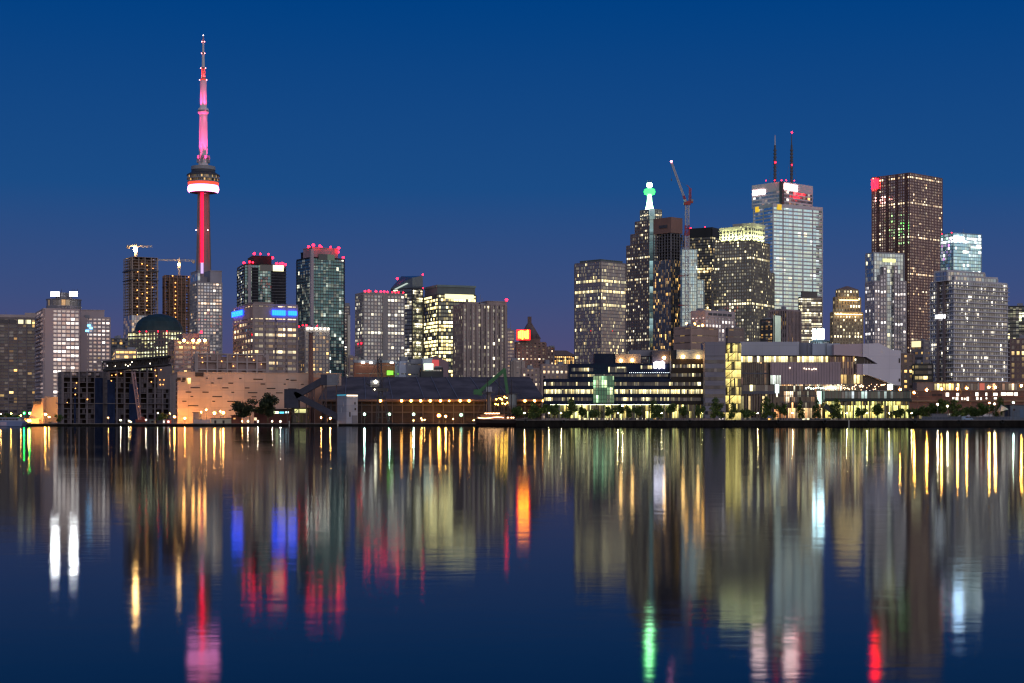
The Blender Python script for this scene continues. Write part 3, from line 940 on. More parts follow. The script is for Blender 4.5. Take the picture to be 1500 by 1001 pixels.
b = tower('office_building', 'beige concrete office block with two blurred blue signs along its top', 'office', (343, 371.5, 435), 447, 1080, wall('office_beige', (.36, .28, .26), .8), glass(3.3, 3.75, .36, .10, 1.7, (.18, .14, .13), .25, (1, .60, .25), (1, .86, .52), .10, .5), 3.75, a=25, pier=6.8, pw=1.5, sp=1.9, so=.5, kit=4)
roof_box(b.root, b, b.z1, b.z(442) - b.z1, .1, .55, .2, .8, wall('office_beige', (.36, .28, .26), .8))
blue = emit('sign_blue', (.004, .062, 1), 11)
MB().prism(b.rect(.65), b.z(466), b.z(449)).build('attic_band', wall('office_beige', (.36, .28, .26), .8), b.root)
sign(b, 'l', .45, 1.0, 451.5, 459, blue, segs=4, off=1.6)
sign(b, 'r', .41, .72, 454, 461.5, blue, segs=6, off=1.6)
sign(b, 'r', .78, .98, 454.5, 461, blue, segs=4, off=1.6)
b = tower('apartment_building', 'tall teal glass condominium with a pale pier and red-lit roof, tallest of the mid-left group', 'apartment tower', (435, 458, 504), 378, 1450, ck, tealg(.04, .0), 2.95, a=34, sp=.65, slab=.9, slabmat=cs, kit=2)
roof_box(b.root, b, b.z1, b.z(363) - b.z1, .0, .8, .0, .6, wall('roof_pink', (.40, .26, .28), .7))
roof_box(b.root, b, b.z1, b.z(367) - b.z1, .1, .3, .5, .95, ck)
MB().box(b.at(0, 0, (b.z0 + b.z(365)) / 2) - b.u * .9, (1.3, 1.3, (b.z(365) - b.z0) / 2), b.u, b.vv).build('pier', wall('pier_pale', (.42, .36, .38), .7), b.root)
MB().box(b.at(.42, 0, b.z(376)) - b.vv * 1.2, (8, .2, 2.6), b.u, b.vv).build('lit_loggia', glass(2.2, 3, .8, 0, 3.6, (.2, .3, .2), .2, (1, 1, .6), (1, .9, .5), .25), b.root)
for t, q, yy in ((.0, 0, 362), (.2, 0, 362), (.55, 0, 362), (.8, 0, 364), (.8, .0, 369), (.4, .3, 361), (.0, .3, 363), (.95, 0, 377)): red_light(b.root, b.at(t, q, b.z(yy)) - b.vv * 1.4, 1.15)
b = tower('apartment_building', 'shorter grey condominium in front of the teal glass one, with white cornice lights', 'apartment tower', (436, 447, 482), 481, 1180, wall('condo_grey', (.34, .31, .31), .75), glass(1, 1, .07, 0, 1.8, (.22, .24, .26), .4), 2.9, a=22, punched=True, pier=2.6, pw=.7, sp=.9, kit=3)
for t in (.1, .25, .45, .62, .8, .96): MB().ball(b.at(t, 0, b.z(481.5)) - b.vv * 1.2, .6, 6).build('cornice_lamp', emit('cornice_white', (1, .93, .75), 22), b.root)
for t, q in ((-.0, .8), (.0, .3), (.05, 0), (.5, .0)): red_light(b.root, b.at(t, q, b.z(478)), .6)
b = tower('apartment_building', 'narrow dark condominium slice with a bright lit edge right of the teal glass tower', 'apartment tower', (503, 504, 512), 449, 1560, wall('slice', (.20, .18, .19), .7), glass(2.4, 2.9, .10, 0, 2, (.2, .2, .22), .3, CREAM, COOL, .1), 2.9, a=15, dep=20, kit=1)
MB().box(b.at(.8, 0, (b.z(462) + b.z(550)) / 2) - b.vv * .7, (1.6, .3, (b.z(462) - b.z(550)) / 2), b.u, b.vv).build('lit_stairwell', glass(1.5, 2.9, .9, 0, 3.2, (.3, .3, .3), .2, (1, .9, .7), (1, 1, .9), .2), b.root)
# pale condo with red lamps, sloped-roof tower, lit office, finned condo
b = tower('apartment_building', 'pale square-gridded condominium with a row of red roof lamps beside the sloping roof', 'apartment tower', (521, 533, 592), 432, 1300, wall('condo_pale', (.36, .325, .31), .7), glass(1, 1, .16, .01, 1.7, (.34, .36, .40), .5, (1, .85, .5), (1, 1, .85), .06, .3), 2.9, a=24, punched=True, pier=2.9, pw=.75, sp=1.0, kit=1)
MB().prism(b.rect(.4), b.z1 + 1.1, b.z(428)).build('parapet', wall('condo_pale', (.36, .325, .31), .7), b.root)
MB().box(b.at(.52, 0, (b.z0 + b.z1) / 2) - b.vv * .5, (2.0, .6, (b.z1 - b.z0) / 2), b.u, b.vv).build('pier', wall('condo_pale', (.36, .325, .31), .7), b.root)
for t in (.03, .12, .3, .42, .50, .58, .7, .78, .86, .98): red_light(b.root, b.at(t, 0, b.z(428.2)), .8)
for q in (.2, .6): red_light(b.root, b.at(0, q, b.z(504)) - b.u * .8, .6)
D = 1600
b = Block(573, 604, 619, D, 52)
b.z0 = GL
root = b.root = thing('sloped_roof_tower', 'dark glass tower whose lit glazed roof slopes up to the right', 'office tower', (b.C.x, b.C.y, GL))
dkw = wall('slope_dark', (.05, .05, .06), .4)
facade(root, b, GL, b.z(423), dkw, glass(3, 3.6, .12, .03, 2.4, (.16, .19, .22), .5, (1, .8, .4), (1, .95, .75), .1), 3.6, sp=.9)
z1, zt = b.z(422), b.z(402.5)
r_ = b.rect(.2)
m = MB()
hi, lo = [(r_[0].x, r_[0].y, zt - 3), (r_[1].x, r_[1].y, zt)], [(r_[2].x, r_[2].y, z1 + 14), (r_[3].x, r_[3].y, z1 + 1)]
m.quad((r_[0].x, r_[0].y, z1), (r_[1].x, r_[1].y, z1), hi[1], hi[0]).quad((r_[1].x, r_[1].y, z1), (r_[2].x, r_[2].y, z1), lo[0], hi[1]).quad((r_[3].x, r_[3].y, z1), (r_[0].x, r_[0].y, z1), hi[0], lo[1]).quad((r_[2].x, r_[2].y, z1), (r_[3].x, r_[3].y, z1), lo[1], lo[0])
m.build('attic_wall', wall('slope_glass', (.12, .15, .18), .2, .1, .2, .5, .4), root)
MB().quad(hi[0], hi[1], lo[0], lo[1], uv=((0, 0), (14, 0), (14, 40), (0, 40))).build('sloping_roof', wall('slope_glass', (.12, .15, .18), .2, .1, .2, .5, .4), root)
c0, c1 = Vector(lo[1]).lerp(Vector(hi[0]), .25) - b.u * .4, Vector(lo[1]).lerp(Vector(hi[0]), .8) - b.u * .4
MB().bar(c0 - Vector((0, 0, 3.5)), c1 - Vector((0, 0, 3.5)), 1.9, .3).build('lit_attic', emit('attic_pale', (.80, .95, .85), .7), root)
red_light(root, hi[1], 1.1)
red_light(root, Vector(hi[0]) * .3 + Vector(lo[1]) * .7 + Vector((0, 0, 5)), 1.1)
red_light(root, b.at(1, 0, b.z(422)), .8)
b = tower('office_building', 'curved dark office with many brightly lit yellow floors behind the finned condominium', 'office tower', (621, 642, 697), 432, 1600, wall('office_black', (.07, .07, .07), .5), glass(2.6, 3.7, .34, .34, 3.6, (.14, .17, .16), .4, (1, .74, .24), (1, .92, .46), .14, .1), 3.7, a=22, sp=1.3, kit=0)
roof_box(b.root, b, b.z1, b.z(418) - b.z1, .0, 1, .05, .95, wall('cap_teal', (.12, .15, .15), .4))
MB().prism(b.rect(.8, 0, 1, .05, .95), b.z(420), b.z(417)).build('cap_rim', wall('cap_rim', (.18, .24, .24), .4), b.root)
MB().box(b.at(.55, 0, b.z(434)) - b.vv * .9, (b.W * .38, .2, 2.2), b.u, b.vv).build('lit_floor', emit('floor_yellow', (1, .92, .45), 1.7), b.root)
fin = wall('fin_beige', (.37, .29, .265), .75)
b = tower('apartment_building', 'beige condominium ribbed with vertical fins, left of the red sign, one red corner lamp', 'apartment tower', (664, 679, 742), 447, 1280, fin, glass(1, 1, .06, 0, 2, (.26, .26, .28), .45, (1, .85, .45), (1, .95, .7), .06, .3), 2.9, a=22, punched=True, pier=2.4, pw=.8, sp=.7, kit=3)
for k_ in range(9): MB().box(b.at(.08 + k_ * .11, 0, (b.z0 + b.z1) / 2) - b.vv * .8, (.7, .9, (b.z1 - b.z0) / 2 + 1), b.u, b.vv).build('fin', fin, b.root)
roof_box(b.root, b, b.z1, b.z(441) - b.z1, .55, 1, .0, .8, fin)
roof_box(b.root, b, b.z1, b.z(443) - b.z1, .1, .4, .2, .8, fin)
red_light(b.root, b.at(1, 0, b.z(440)), 1.2)
b = tower('apartment_building', 'slim mauve condominium slice just left of the red sign', 'apartment tower', (742, 743, 753), 485, 1380, wall('slim_mauve', (.36, .28, .30), .75), glass(2.2, 2.9, .05, 0, 2, (.3, .28, .3), .4), 2.9, a=10, dep=18, pier=4, kit=1)
b = tower('apartment_building', 'low olive apartment block with small square windows beside the narrow lit slice', 'apartment block', (511, 512, 524), 524, 1250, fin, glass(1, 1, .05, 0, 2, (.12, .12, .12), .3), 2.9, a=10, dep=16, punched=True, pier=3, pw=1, sp=1.2, kit=1)

# ------------------------------------------------------------------ centre: railway hotel and its neighbours
brick = wall('hotel_stone', (.30, .19, .17), .85, .25, .1)
hgl = lambda lit: glass(1, 1, lit, .02, 2.0, (.10, .08, .09), .2, (1, .6, .3), (1, .85, .6), .08, .15)
b = tower('railway_hotel', 'old stone hotel with a steep chateau roof and a glaring red rooftop sign', 'hotel', (752, 757, 799), 502, 1850, brick, hgl(.07), 3.6, a=14, punched=True, pier=4.6, pw=2.6, sp=1.9, kit=0)
bhotel = b.root
cop = wall('copper_roof', (.16, .11, .11), .6, .25, .1)
r0 = b.rect(0, .18, .82, .0, .9)
zt, ze = b.z(473), b.z(496)
MB().prism(r0, b.z1, ze).build('upper_storey', brick, b.root)
ctr = sum(r0, Vector()) / 4
m = MB().prism([(p.x, p.y) for p in b.rect(.6, .18, .82, .0, .9)], ze, zt, top=[(ctr.x + (p.x - ctr.x) * .22, ctr.y + (p.y - ctr.y) * .22) for p in r0])
m.build('chateau_roof', cop, b.root)
MB().box((ctr.x, ctr.y, zt + 3), (2.2, 2.2, 4.5)).build('chimney', cop, b.root)
for t in (.28, .5, .72): MB().box(b.at(t, .05, ze + 3), (1.2, 1.4, 2), b.u, b.vv).build('dormer', cop, b.root)
m = MB()
for k_ in range(6): m.box((wx(760.2 + 2.55 * k_, 1845), 1842, wz(491 - (.8 if k_ % 2 else 0), 1845)), (.75, .5, (4.6 + .8 * (k_ % 3)) * .77))
m.build('roof_sign', emit('sign_red_core', (1, .26, .01), 30), b.root)
MB().box((wx(766.5, 1845), 1843.2, wz(491, 1845)), (7.6, .3, 5.6)).build('sign_glow_panel', emit('sign_red', (1, .004, .008), 8), b.root)  # glowing panel added for the red glow around the letters
b = tower('railway_hotel_wing', 'stepped brick wing right of the red sign hotel with a few lit windows', 'hotel', (796, 797, 811), 509, 1900, brick, hgl(.10), 3.6, a=10, dep=20, punched=True, pier=4.4, pw=2.4, sp=1.9, kit=1)
b = tower('railway_station_office', 'low dark stone block with a hipped roof and one continuous lit storey', 'office', (808, 809, 843), 522, 1950, wall('dark_stone', (.14, .10, .11), .85), glass(2.4, 3.6, .30, .2, 2.2, (.1, .09, .1), .2, WARM, CREAM, .25), 3.6, a=8, dep=22, kit=0)
rr = b.rect(.6)
MB().prism([(p.x, p.y) for p in rr], b.z1 + 1, b.z(513.5), top=[(p.x, p.y) for p in b.rect(0, .05, .62, .3, .7)]).build('roof', cop, b.root)
b = tower('warehouse', 'plain beige windowless corner block below the railway hotel', 'warehouse', (751, 752.5, 765), 529, 1200, wall('plain_beige', (.45, .36, .31), .8), glass(2, 4, .05, 0), 4, a=10, dep=20, sp=3.4, kit=1, pier=6, pw=4)
stone2 = wall('stone_pink', (.38, .28, .25), .85)
b = tower('office_building', 'stone office with small square windows between the shed roof and the railway hotel', 'office', (764, 765, 794), 541, 1150, stone2, hgl(.05), 3.4, a=8, dep=20, punched=True, pier=2.9, pw=1.5, sp=1.7, kit=2)
b = tower('office_building', 'cream stone office with small windows just left of the dark blue waterfront offices', 'office', (792, 794, 845), 536, 1050, stone2, hgl(.06), 3.2, a=10, dep=20, punched=True, pier=2.7, pw=1.4, sp=1.6, kit=2)
# plant buildings behind the shed
D = 930
redb = wall('red_brick', (.36, .15, .09), .85, .2, .2)
b = tower('refinery_building', 'low orange brick building with a lit green sign behind the long shed roof', 'factory', (519, 520, 579), 534, D, redb, glass(2, 3.5, 0, 0, 1, (.12, .07, .06), .1), 5, a=10, dep=14, sp=4.2, pier=0, kit=2)
MB().prism(b.rect(.5), b.z1 + 1, b.z(527.5)).build('roof', wall('plant_grey', (.30, .32, .36), .6), b.root)
for px in (532, 543.5, 574): MB().box((wx(px, D), D - .8, wz(531.5, D)), (.95, .3, .38)).build('roof_lamp', emit('plant_white', (1, .95, .85), 6), b.root)
MB().box((wx(574, D), D - 1.4, wz(546.5, D)), (.85, .3, 1.15)).box((wx(569.5, D), D - 1.3, wz(546.5, D)), (.95, .3, 1.25)).build('sign', emit('sign_green', (.25, 1, .05), 1.6), b.root)
for nm, lab, xs, yt, mt in (('silo_block', 'pale blue-grey narrow plant block right of the green sign', (580, 586, 596), 532, wall('plant_pale', (.48, .52, .62), .6)),
                            ('plant_building', 'grey plant block with a flat roof above the shed ridge', (595, 597, 624), 533, wall('plant_mid', (.26, .26, .28), .7))):
    b = tower(nm, lab, 'factory', xs, yt, D - 10, mt, glass(2, 4, .02, 0), 6, a=20, dep=12, sp=5, kit=2)
b = tower('plant_building', 'low factory penthouse with one bright greenish lit glass room above the shed ridge', 'factory', (616, 618, 648), 541, D - 20, wall('plant_black', (.05, .05, .06), .6), glass(2, 4, .02, 0), 5, a=8, dep=10, sp=4, kit=1)
roof_box(b.root, b, b.z1, 5.5, .05, .5, .1, .9, wall('plant_pale', (.48, .52, .62), .6))
MB().box((wx(627, 905), 905, wz(537.5, 905)), (3.1, 1.2, 1.7)).build('lit_room', glass(1.0, 2.0, .95, .5, 2.6, (.3, .4, .35), .2, (.8, 1, .8), (.9, 1, .75), .12), b.root)
D = 1000
root = thing('pink_gable_building', 'gabled building with a floodlit pink end wall in front of the lit office', 'building', (wx(638, D), D, GL))
m = MB()
pts = [(622, 548), (622, 527), (638, 521), (656, 530), (656, 548)]
f = [P(x, y, D) for x, y in pts]
g = [p + Vector((0, 14, 0)) for p in f]
m.poly(f).poly(g[::-1])
for i in range(5): m.quad(f[i], f[(i + 1) % 5], g[(i + 1) % 5], g[i])
m.build('wall', wall('gable_mauve', (.28, .19, .2), .8), root)
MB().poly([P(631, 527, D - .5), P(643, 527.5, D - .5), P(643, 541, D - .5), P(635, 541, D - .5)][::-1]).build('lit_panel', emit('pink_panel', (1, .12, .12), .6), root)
MB().box((wx(639, D), D + 7, (GL + wz(548, D)) / 2), (wx(656, D) / 1 - wx(639, D), 7, (wz(548, D) - GL) / 2)).build('lower_wall', wall('gable_mauve', (.28, .19, .2), .8), root)

# ------------------------------------------------------------------ financial district
b = tower('office_tower', 'flat-topped smoky glass tower with scattered yellow floors, left edge of the downtown group', 'office tower', (842, 880, 916.5), 384, 1750, wall('smoky', (.22, .19, .20), .4, spec=.5, metal=.3), glass(1.9, 3.7, .07, .08, 1.5, (.34, .30, .31), .55, (1, .72, .28), (1, .92, .5), .16, .12, .5, 2.6), 3.7, a=44, sp=.9, so=.2, kit=0)
roof_box(b.root, b, b.z1, 3, .1, .98, .1, .9, wall('cap_teal', (.12, .15, .15), .4))
for px in (867, 899): MB().ball((wx(px, 1700), 1722, wz(487, 1750)), .6).build('lamp_reflection', emit('red_dim', (1, .02, .02), 1.2), b.root)  # small glowing balls stand in for red lamps mirrored in the glass
MB().box((wx(766.5, 1845), 1844.2, wz(491, 1845)), (8.2, .5, 6.1)).build('sign_light_shield', METAL, bhotel)  # dark plate added to block the red sign's light on the hotel
# stepped tower with green beacon
D = 2100
gran = wall('granite_dark', (.22, .16, .14), .6)
gst = lambda: glass(1, 1, .13, .05, 1.7, (.20, .20, .21), .45, (1, .72, .34), (1, .95, .7), .10, .15)
b = Block(939, 955, 969, D, 40)
root = thing('stepped_beacon_tower', 'stepped dark granite tower crowned by a blazing green-white beacon', 'office tower', (b.C.x, b.C.y, GR))
b.root = root
cgz = glass(60, 8.2, .45, .05, .32, (.24, .38, .40), .7, (.45, .85, .9), (.7, 1, 1), 0, 0, dim=.9)
prev = GR
for i, (xl, xr, yt) in enumerate(((914.5, 976, 402), (918, 974, 357), (924, 972, 341), (930.5, 970, 323), (938, 969, 307))):
    bb = Block(xl, 955, xr, D, 40)
    w_ = MB().prism(bb.rect(0), prev, bb.z(yt))
    bb.root = root
    w_ = facade(root, bb, prev, bb.z(yt), gran if i < 4 else wall('granite_green', (.20, .24, .23), .5), gst(), 3.9, punched=(i < 4), pier=3.2, pw=1.1, sp=1.5)
    m = MB()
    sq = [bb.C + Vector((3.7 * cos(pi / 4 + pi / 2 * q_ + pi), 3.7 * sin(pi / 4 + pi / 2 * q_ + pi), 0)) * 1.25 for q_ in range(4)]
    ring_uv(m, sq, prev, bb.z(yt), GR)
    m.build('corner_glazing', cgz, root)
    prev = bb.z(yt) + .5
kk = D / F
bc = P(952.5, 300, D) + Vector((0, 11, 0))
bp = lambda pr, mat, nm: MB().lathe((bc.x, bc.y, 0), [(r_ * kk, wz(y_, D)) for r_, y_ in pr], 20).build(nm, mat, root)
bw = emit('beacon_white', (.40, 1, .45), 16)
bg_ = emit('beacon_green', (.02, 1, .05), 8)
bp([(6.5, 306), (5.2, 302), (3.6, 294), (3.0, 286), (3.0, 284.5)], bw, 'beacon_mast')
bp([(3, 284.5), (7.5, 283), (8.2, 279.5), (7.5, 276), (3, 274.8), (2, 273)], bg_, 'beacon_drum')
bp([(2, 273), (4.2, 271.5), (4.6, 269), (3.2, 266.5), (0, 266)], bw, 'beacon_cap')
m = MB()
for i in range(8): m.tube((bc.x + 3 * kk * cos(i * pi / 4), bc.y + 3 * kk * sin(i * pi / 4), wz(266.5, D)), (bc.x + 3.4 * kk * cos(i * pi / 4), bc.y + 3.4 * kk * sin(i * pi / 4), wz(262.8, D)), .18, n=4)
m.build('beacon_aerial', METAL, root)
# unfinished brown-capped tower behind, with hoist
b = site_tower('unfinished dark tower under a blank brown crown box, amber hoist lights down one edge', (957, 983, 1004), 342, 2000, 3.6, wall('site_grey', (.20, .19, .20), .8), wall('site_core4', (.05, .05, .06), .9), 380, glass(2.4, 3.6, .07, 0, 1.6, (.13, .14, .17), .4, WARM, CREAM, .3), 5,
               [(1.06, [402 + 5.7 * i for i in range(19)])], a=42)
MB().prism([b.C + p for p in (-b.u * 0, b.u * b.W * .8, b.u * b.W * .8 + b.vv * b.V, b.vv * b.V)], b.z(341), b.z(318)).build('crown_box', wall('crown_brown', (.26, .15, .12), .8, .1, .1), b.root)
for i in range(5): MB().box(b.at(0, .25 + .09 * i, b.z(331)) - b.u * .6, (1.3, .3, 1.8), b.vv, b.u).build('vent_opening', METAL, b.root)
m = MB()
lattice(m, b.at(1.06, 0, GR), b.at(1.06, 0, b.z(338)), 4.2, 3.5, .28)
m.build('hoist_mast', wall('hoist_rust', (.42, .17, .08), .7), b.root)
# teal reflective slab
tl = glass(2.2, 4.2, .02, 0, 1.5, (.42, .60, .66), .82, CREAM, COOL, .16, .05)
b = tower('office_tower', 'stepped teal mirror-glass slab behind the red and white luffing crane', 'office tower', (997, 999, 1021), 366, 1950, wall('teal_frame', (.28, .36, .38), .4, metal=.5), tl, 4.2, a=14, dep=26, sp=.7, kit=1)
bb = Block(1019, 1020, 1031, 1955, 14, 22)
bb.root = b.root
facade(b.root, bb, GR, bb.z(411), wall('teal_frame', (.28, .36, .38), .4, metal=.5), tl, 4.2, sp=.7)
# luffing crane
D = 1900
z = lambda y: wz(y, D)
x = wx(1006.5, D)
root = thing('tower_crane', 'red and white luffing crane with its boom raised steeply to the left', 'crane', (x, D, GR), 'tower cranes above the building sites')
red = wall('crane_red2', (.42, .06, .06), .5)
lattice(MB(), (x, D, z(480)), (x, D, z(345)), 4.4, 5, .34).build('mast', WHITE, root)
lattice(MB(), (x, D, z(345)), (x, D, z(330)), 4.6, 4, .40).build('mast_section', red, root)
lattice(MB(), (x, D, z(330)), (x, D, z(300)), 4.2, 5, .34).build('mast_top', WHITE, root)
MB().box((x, D, z(298)), (3.8, 3, 2.0)).box((x + 3.5, D, z(296.5)), (3.0, 2.4, 1.0)).build('slewing_deck', red, root)
MB().box((x - 2.6, D - 2.8, z(295)), (1.3, 1.3, 1.6)).build('cab', wall('cab', (.4, .38, .36), .4), root)
J = P(983.5, 238, D)
base = Vector((x - 1.5, D, z(296)))
mid = base.lerp(J, .16)
lattice(MB(), base, mid, 2.0, 3, .32).build('boom_foot', red, root)
lattice(MB(), mid, J, 1.8, 3.2, .30).build('boom', WHITE, root)
ap = P(1011, 276, D)
m = MB()
lattice(m, (x + 3, D, z(297)), ap, 2.2, 3, .30)
m.bar(ap, P(1006, 271, D), .3)
m.build('a_frame', red, root)
MB().bar(ap, base.lerp(J, .55), .10).bar(ap, (x + 6, D, z(296)), .16).build('tie_rope', METAL, root)
MB().bar(J, P(983.8, 262, D), .07).box(P(983.8, 263.5, D), (.5, .4, 1.3)).build('hook_rope', METAL, root)
MB().box((x + 5.6, D, z(295)), (1.3, 2.2, 2.0)).build('counterweight', CONC, root)
MB().ball(J + Vector((0, 0, 1)), 1.0).build('aviation_light', emit('crane_tip', (1, .25, .35), 40), root)
for yy in (404, 447): MB().box((x - 4, D + 4, z(yy)), (5.5, .8, .6)).build('wall_tie', red, root)
# black tower
b = tower('office_tower', 'plain black tower with a few warm lit floors between crane and green-crowned tower', 'office tower', (1010, 1043, 1055), 335, 2350, wall('matte_black', (.022, .022, .025), .5), glass(2.6, 4.0, .12, .10, 2.4, (.06, .06, .065), .3, (1, .66, .25), (1, .9, .5), .12, .05), 4.0, a=58, sp=1.2, kit=0)
MB().prism(b.rect(.5), b.z(346), b.z(333)).build('cap', wall('matte_black', (.022, .022, .025), .5), b.root)
for t, q in ((0, .95), (0, .3), (1, .2)): red_light(b.root, b.at(t, q, b.z(333)), .9)
# granite tower with green-lit crown
D = 1950
gr2 = wall('granite_grey', (.25, .215, .165), .7)
gg = lambda lit, tint=(.26, .28, .28): glass(1, 1, lit, .05, 2.2, tint, .5, (1, .78, .35), (1, .95, .65), .10, .2)
b = Block(1042, 1101, 1134, D, 58)
root = thing('green_crowned_tower', 'grey-olive granite tower whose stepped crown is floodlit yellow-green', 'office tower', (b.C.x, b.C.y, GR))
facade(root, b, GR, b.z(395), gr2, gg(.07), 3.9, punched=True, pier=3.3, pw=1.0, sp=1.5)
b2 = Block(1047, 1101, 1127, D + 3, 58)
facade(root, b2, b.z(395) + .2, b2.z(353), gr2, gg(.12), 3.9, punched=True, pier=3.3, pw=1.0, sp=1.5)
cst = wall('crown_stone', (.50, .48, .40), .7)
b3 = Block(1054, 1083, 1104, D + 6, 50)
b4 = Block(1074, 1101, 1120, D + 5, 52)
for bb, yt in ((b3, 333), (b4, 327.5)):
    bb.root = root
    za = b2.z(352)
    n = 4
    zt = bb.z(yt)
    MB().prism(bb.rect(0), za, zt).prism(bb.rect(.5), zt - 2.5, zt + .8).build('crown', cst, root)
    for (o_, d, nrm, L) in ((bb.C, bb.u, -bb.vv, bb.W), (bb.C, bb.vv, -bb.u, bb.V)):
        kk = max(2, round(L / 4.6))
        for i in range(3):
            for j in range(kk):
                c = o_ + d * (L * (j + .5) / kk) + nrm * .06
                MB().box((c.x, c.y, za + 3.5 + i * (zt - za - 5) / 3), (1.25, .12, 1.35), d, nrm).build('crown_window', wall('attic_dark', (.05, .05, .07), .2), root)
        for i in range(3):                               # floodlights on the terrace
            c = o_ + d * (L * (.18 + .32 * i)) + nrm * 5.5
            fx = MB().box((c.x, c.y, za + .8), (.7, .5, .5), d, nrm).build('crown_floodlight', METAL, root)
            ld = bpy.data.lights.new('crown_floodlight_beam', 'SPOT')
            ld.energy, ld.color, ld.spot_size, ld.spot_blend, ld.shadow_soft_size = 1.25e4, (.93, 1, .46), R(125), .6, .6
            lo = bpy.data.objects.new('crown_floodlight_beam', ld)
            COL.objects.link(lo)
            lo.parent = root
            lo.location = Vector((c.x, c.y, za + 1.8)) - Vector(root.location)
            lo.rotation_euler = (-nrm + Vector((0, 0, .75))).to_track_quat('-Z', 'Y').to_euler()
    red_light(root, bb.at(.5, .5, zt), .7)
MB().prism(b2.rect(1.4), b2.z(353), b2.z(352)).build('crown_terrace', gr2, root)
# white bank tower
D = 2150
mar = wall('white_marble', (.62, .60, .62), .5, .08, .05)
bgl = glass(5.2, 5.0, .03, .02, 1.1, (.74, .98, 1.0), .95, CREAM, COOL, .03, 0, .6, 7)
b = tower('bank_tower', 'broad white marble bank tower with banded mirror windows and two roof masts', 'office tower', (1104, 1132.5, 1204.5), 303, D, mar, bgl, 5.0, a=30, sp=1.8, so=.5, pier=16.5, pw=1.5, kit=0)
MB().prism(b.rect(.55), b.z1 + 1.1, b.z(298)).build('parapet', mar, b.root)
b2 = Block(1102, 1145, 1190, D + 8, 42)
b2.root = b.root
facade(b.root, b2, b.z(300), b2.z(279), mar, glass(5, 5, .06, .05, 1.6, (.40, .50, .56), .7, WARM, COOL, .05), 5.0, sp=1.9, so=.5)
MB().prism(b2.rect(.5), b2.z(279) + 1.1, b2.z(266)).build('crown', mar, b.root)
MB().box(b2.at(0, 0, b2.z(283)) - b2.u * .2 - b2.vv * .2, (2.2, 2.2, (b2.z(266) - b2.z(300)) / 2 - .5), b2.u, b2.vv).build('corner_notch', METAL, b.root)
sg = emit('sign_pinkwhite', (1, .62, .58), 18)
sign(b2, 'l', .55, .98, 274.5, 281, sg, segs=4)
sign(b2, 'r', .04, .50, 269, 277, sg, segs=4)
for f_, p_ in (('l', .8), ('r', .12)):
    o_, d, nrm, L = (b.C, b.u, -b.vv, b.W) if f_ == 'r' else (b.C, b.vv, -b.u, b.V)
    c = o_ + d * (L * p_) + nrm * 1.0
    MB().box((c.x, c.y, b.z(303)), (3.2, .4, 3.4), d, nrm).build('emblem', emit('emblem_gold', (1, .60, .02), .9), b.root)
for px, yt, yw in ((1135.3, 198, 213), (1159.6, 197, 0)):
    X, Yd = wx(px, D), D + 26
    X = wx(px, Yd)
    zz = lambda y: wz(y, Yd)
    MB().tube((X, Yd, zz(268)), (X, Yd, zz(213)), 1.7, 1.3, 8).build('antenna_mast', METAL, b.root)
    MB().tube((X, Yd, zz(213)), (X, Yd, zz(yt)), .8, .45, 6).build('antenna_mast', WHITE if yw else METAL, b.root)
    m = MB()
    for i in range(9): m.lathe((X, Yd, 0), [(1.3, zz(262 - i * 5)), (2.2, zz(261.6 - i * 5)), (2.2, zz(259.6 - i * 5)), (1.3, zz(259 - i * 5))], 8)
    m.build('antenna_collar', METAL, b.root)
    m = MB()
    for s_ in (-1, 1): m.bar((X, Yd, zz(225)), (X + s_ * 8, Yd + 4, zz(266)), .09)
    m.build('guy_wire', METAL, b.root)
    for yy in ((240,) if yw else (196, 243.5)): red_light(b.root, (X, Yd - 2.4, zz(yy)), 1.35)
for px in (1124, 1137, 1147, 1154, 1166): red_light(b.root, (wx(px, D), D + 12, wz(263.5, D)), .8)
# mid-rise in front of the bank tower
b = tower('office_building', 'dark mid-rise with one teal lit strip, in front of the white bank tower', 'office', (1114.5, 1132, 1143), 469, 1420, wall('mid_black', (.07, .065, .06), .6), glass(2.4, 3.6, .06, .0, 2, (.08, .085, .09), .3), 3.6, a=50, sp=1, kit=2)
MB().box(b.at(.5, 0, b.z(484)) - b.vv * .6, (b.W * .46, .2, 13), b.u, b.vv).build('teal_glazing', glass(3, 3.6, .3, .2, 1.2, (.25, .42, .42), .6, (.8, 1, .8), COOL, .05), b.root)
b = tower('office_building', 'brown ribbed mid-rise with vertical stone fins below the white bank tower', 'office', (1127, 1153, 1173), 455, 1480, wall('ribbed_brown', (.36, .27, .26), .7), glass(2.2, 3.6, .03, 0, 2, (.05, .04, .04), .2), 3.6, a=48, sp=.3, so=.1, pier=2.3, pw=.9, pd=.8, kit=2)
b = tower('office_building', 'dark block standing for a tower reflected in the bank glass, with brightly lit floors', 'office', (1170, 1172, 1204), 436, 2060, wall('low_dark', (.16, .14, .13), .6), glass(3, 4.4, .35, .35, 2.2, (.16, .15, .14), .4, (1, .85, .45), (1, .95, .7), .08), 4.4, a=12, dep=30, sp=1.2, kit=0)  # solid dark block in place of a tower's reflection in the bank glass
roof_box(b.root, b, b.z1, b.z(427.5) - b.z1, .1, .8, .1, .9, wall('low_dark', (.16, .14, .13), .6))
D = 1200
root = thing('rooftop_billboard', 'pair of glaring cyan-white billboards on a rooftop frame', 'billboard', (wx(1199, D), D, wz(500, D)))
bb_ = emit('billboard_white', (.60, .92, 1), 16)
for x0, x1 in ((1190.6, 1194.6), (1197, 1207)): MB().box((wx((x0 + x1) / 2, D), D, wz(489.5, D)), (wx(x1, D) / 2 - wx(x0, D) / 2, .3, 3.9)).build('screen', bb_, root)
m = MB()
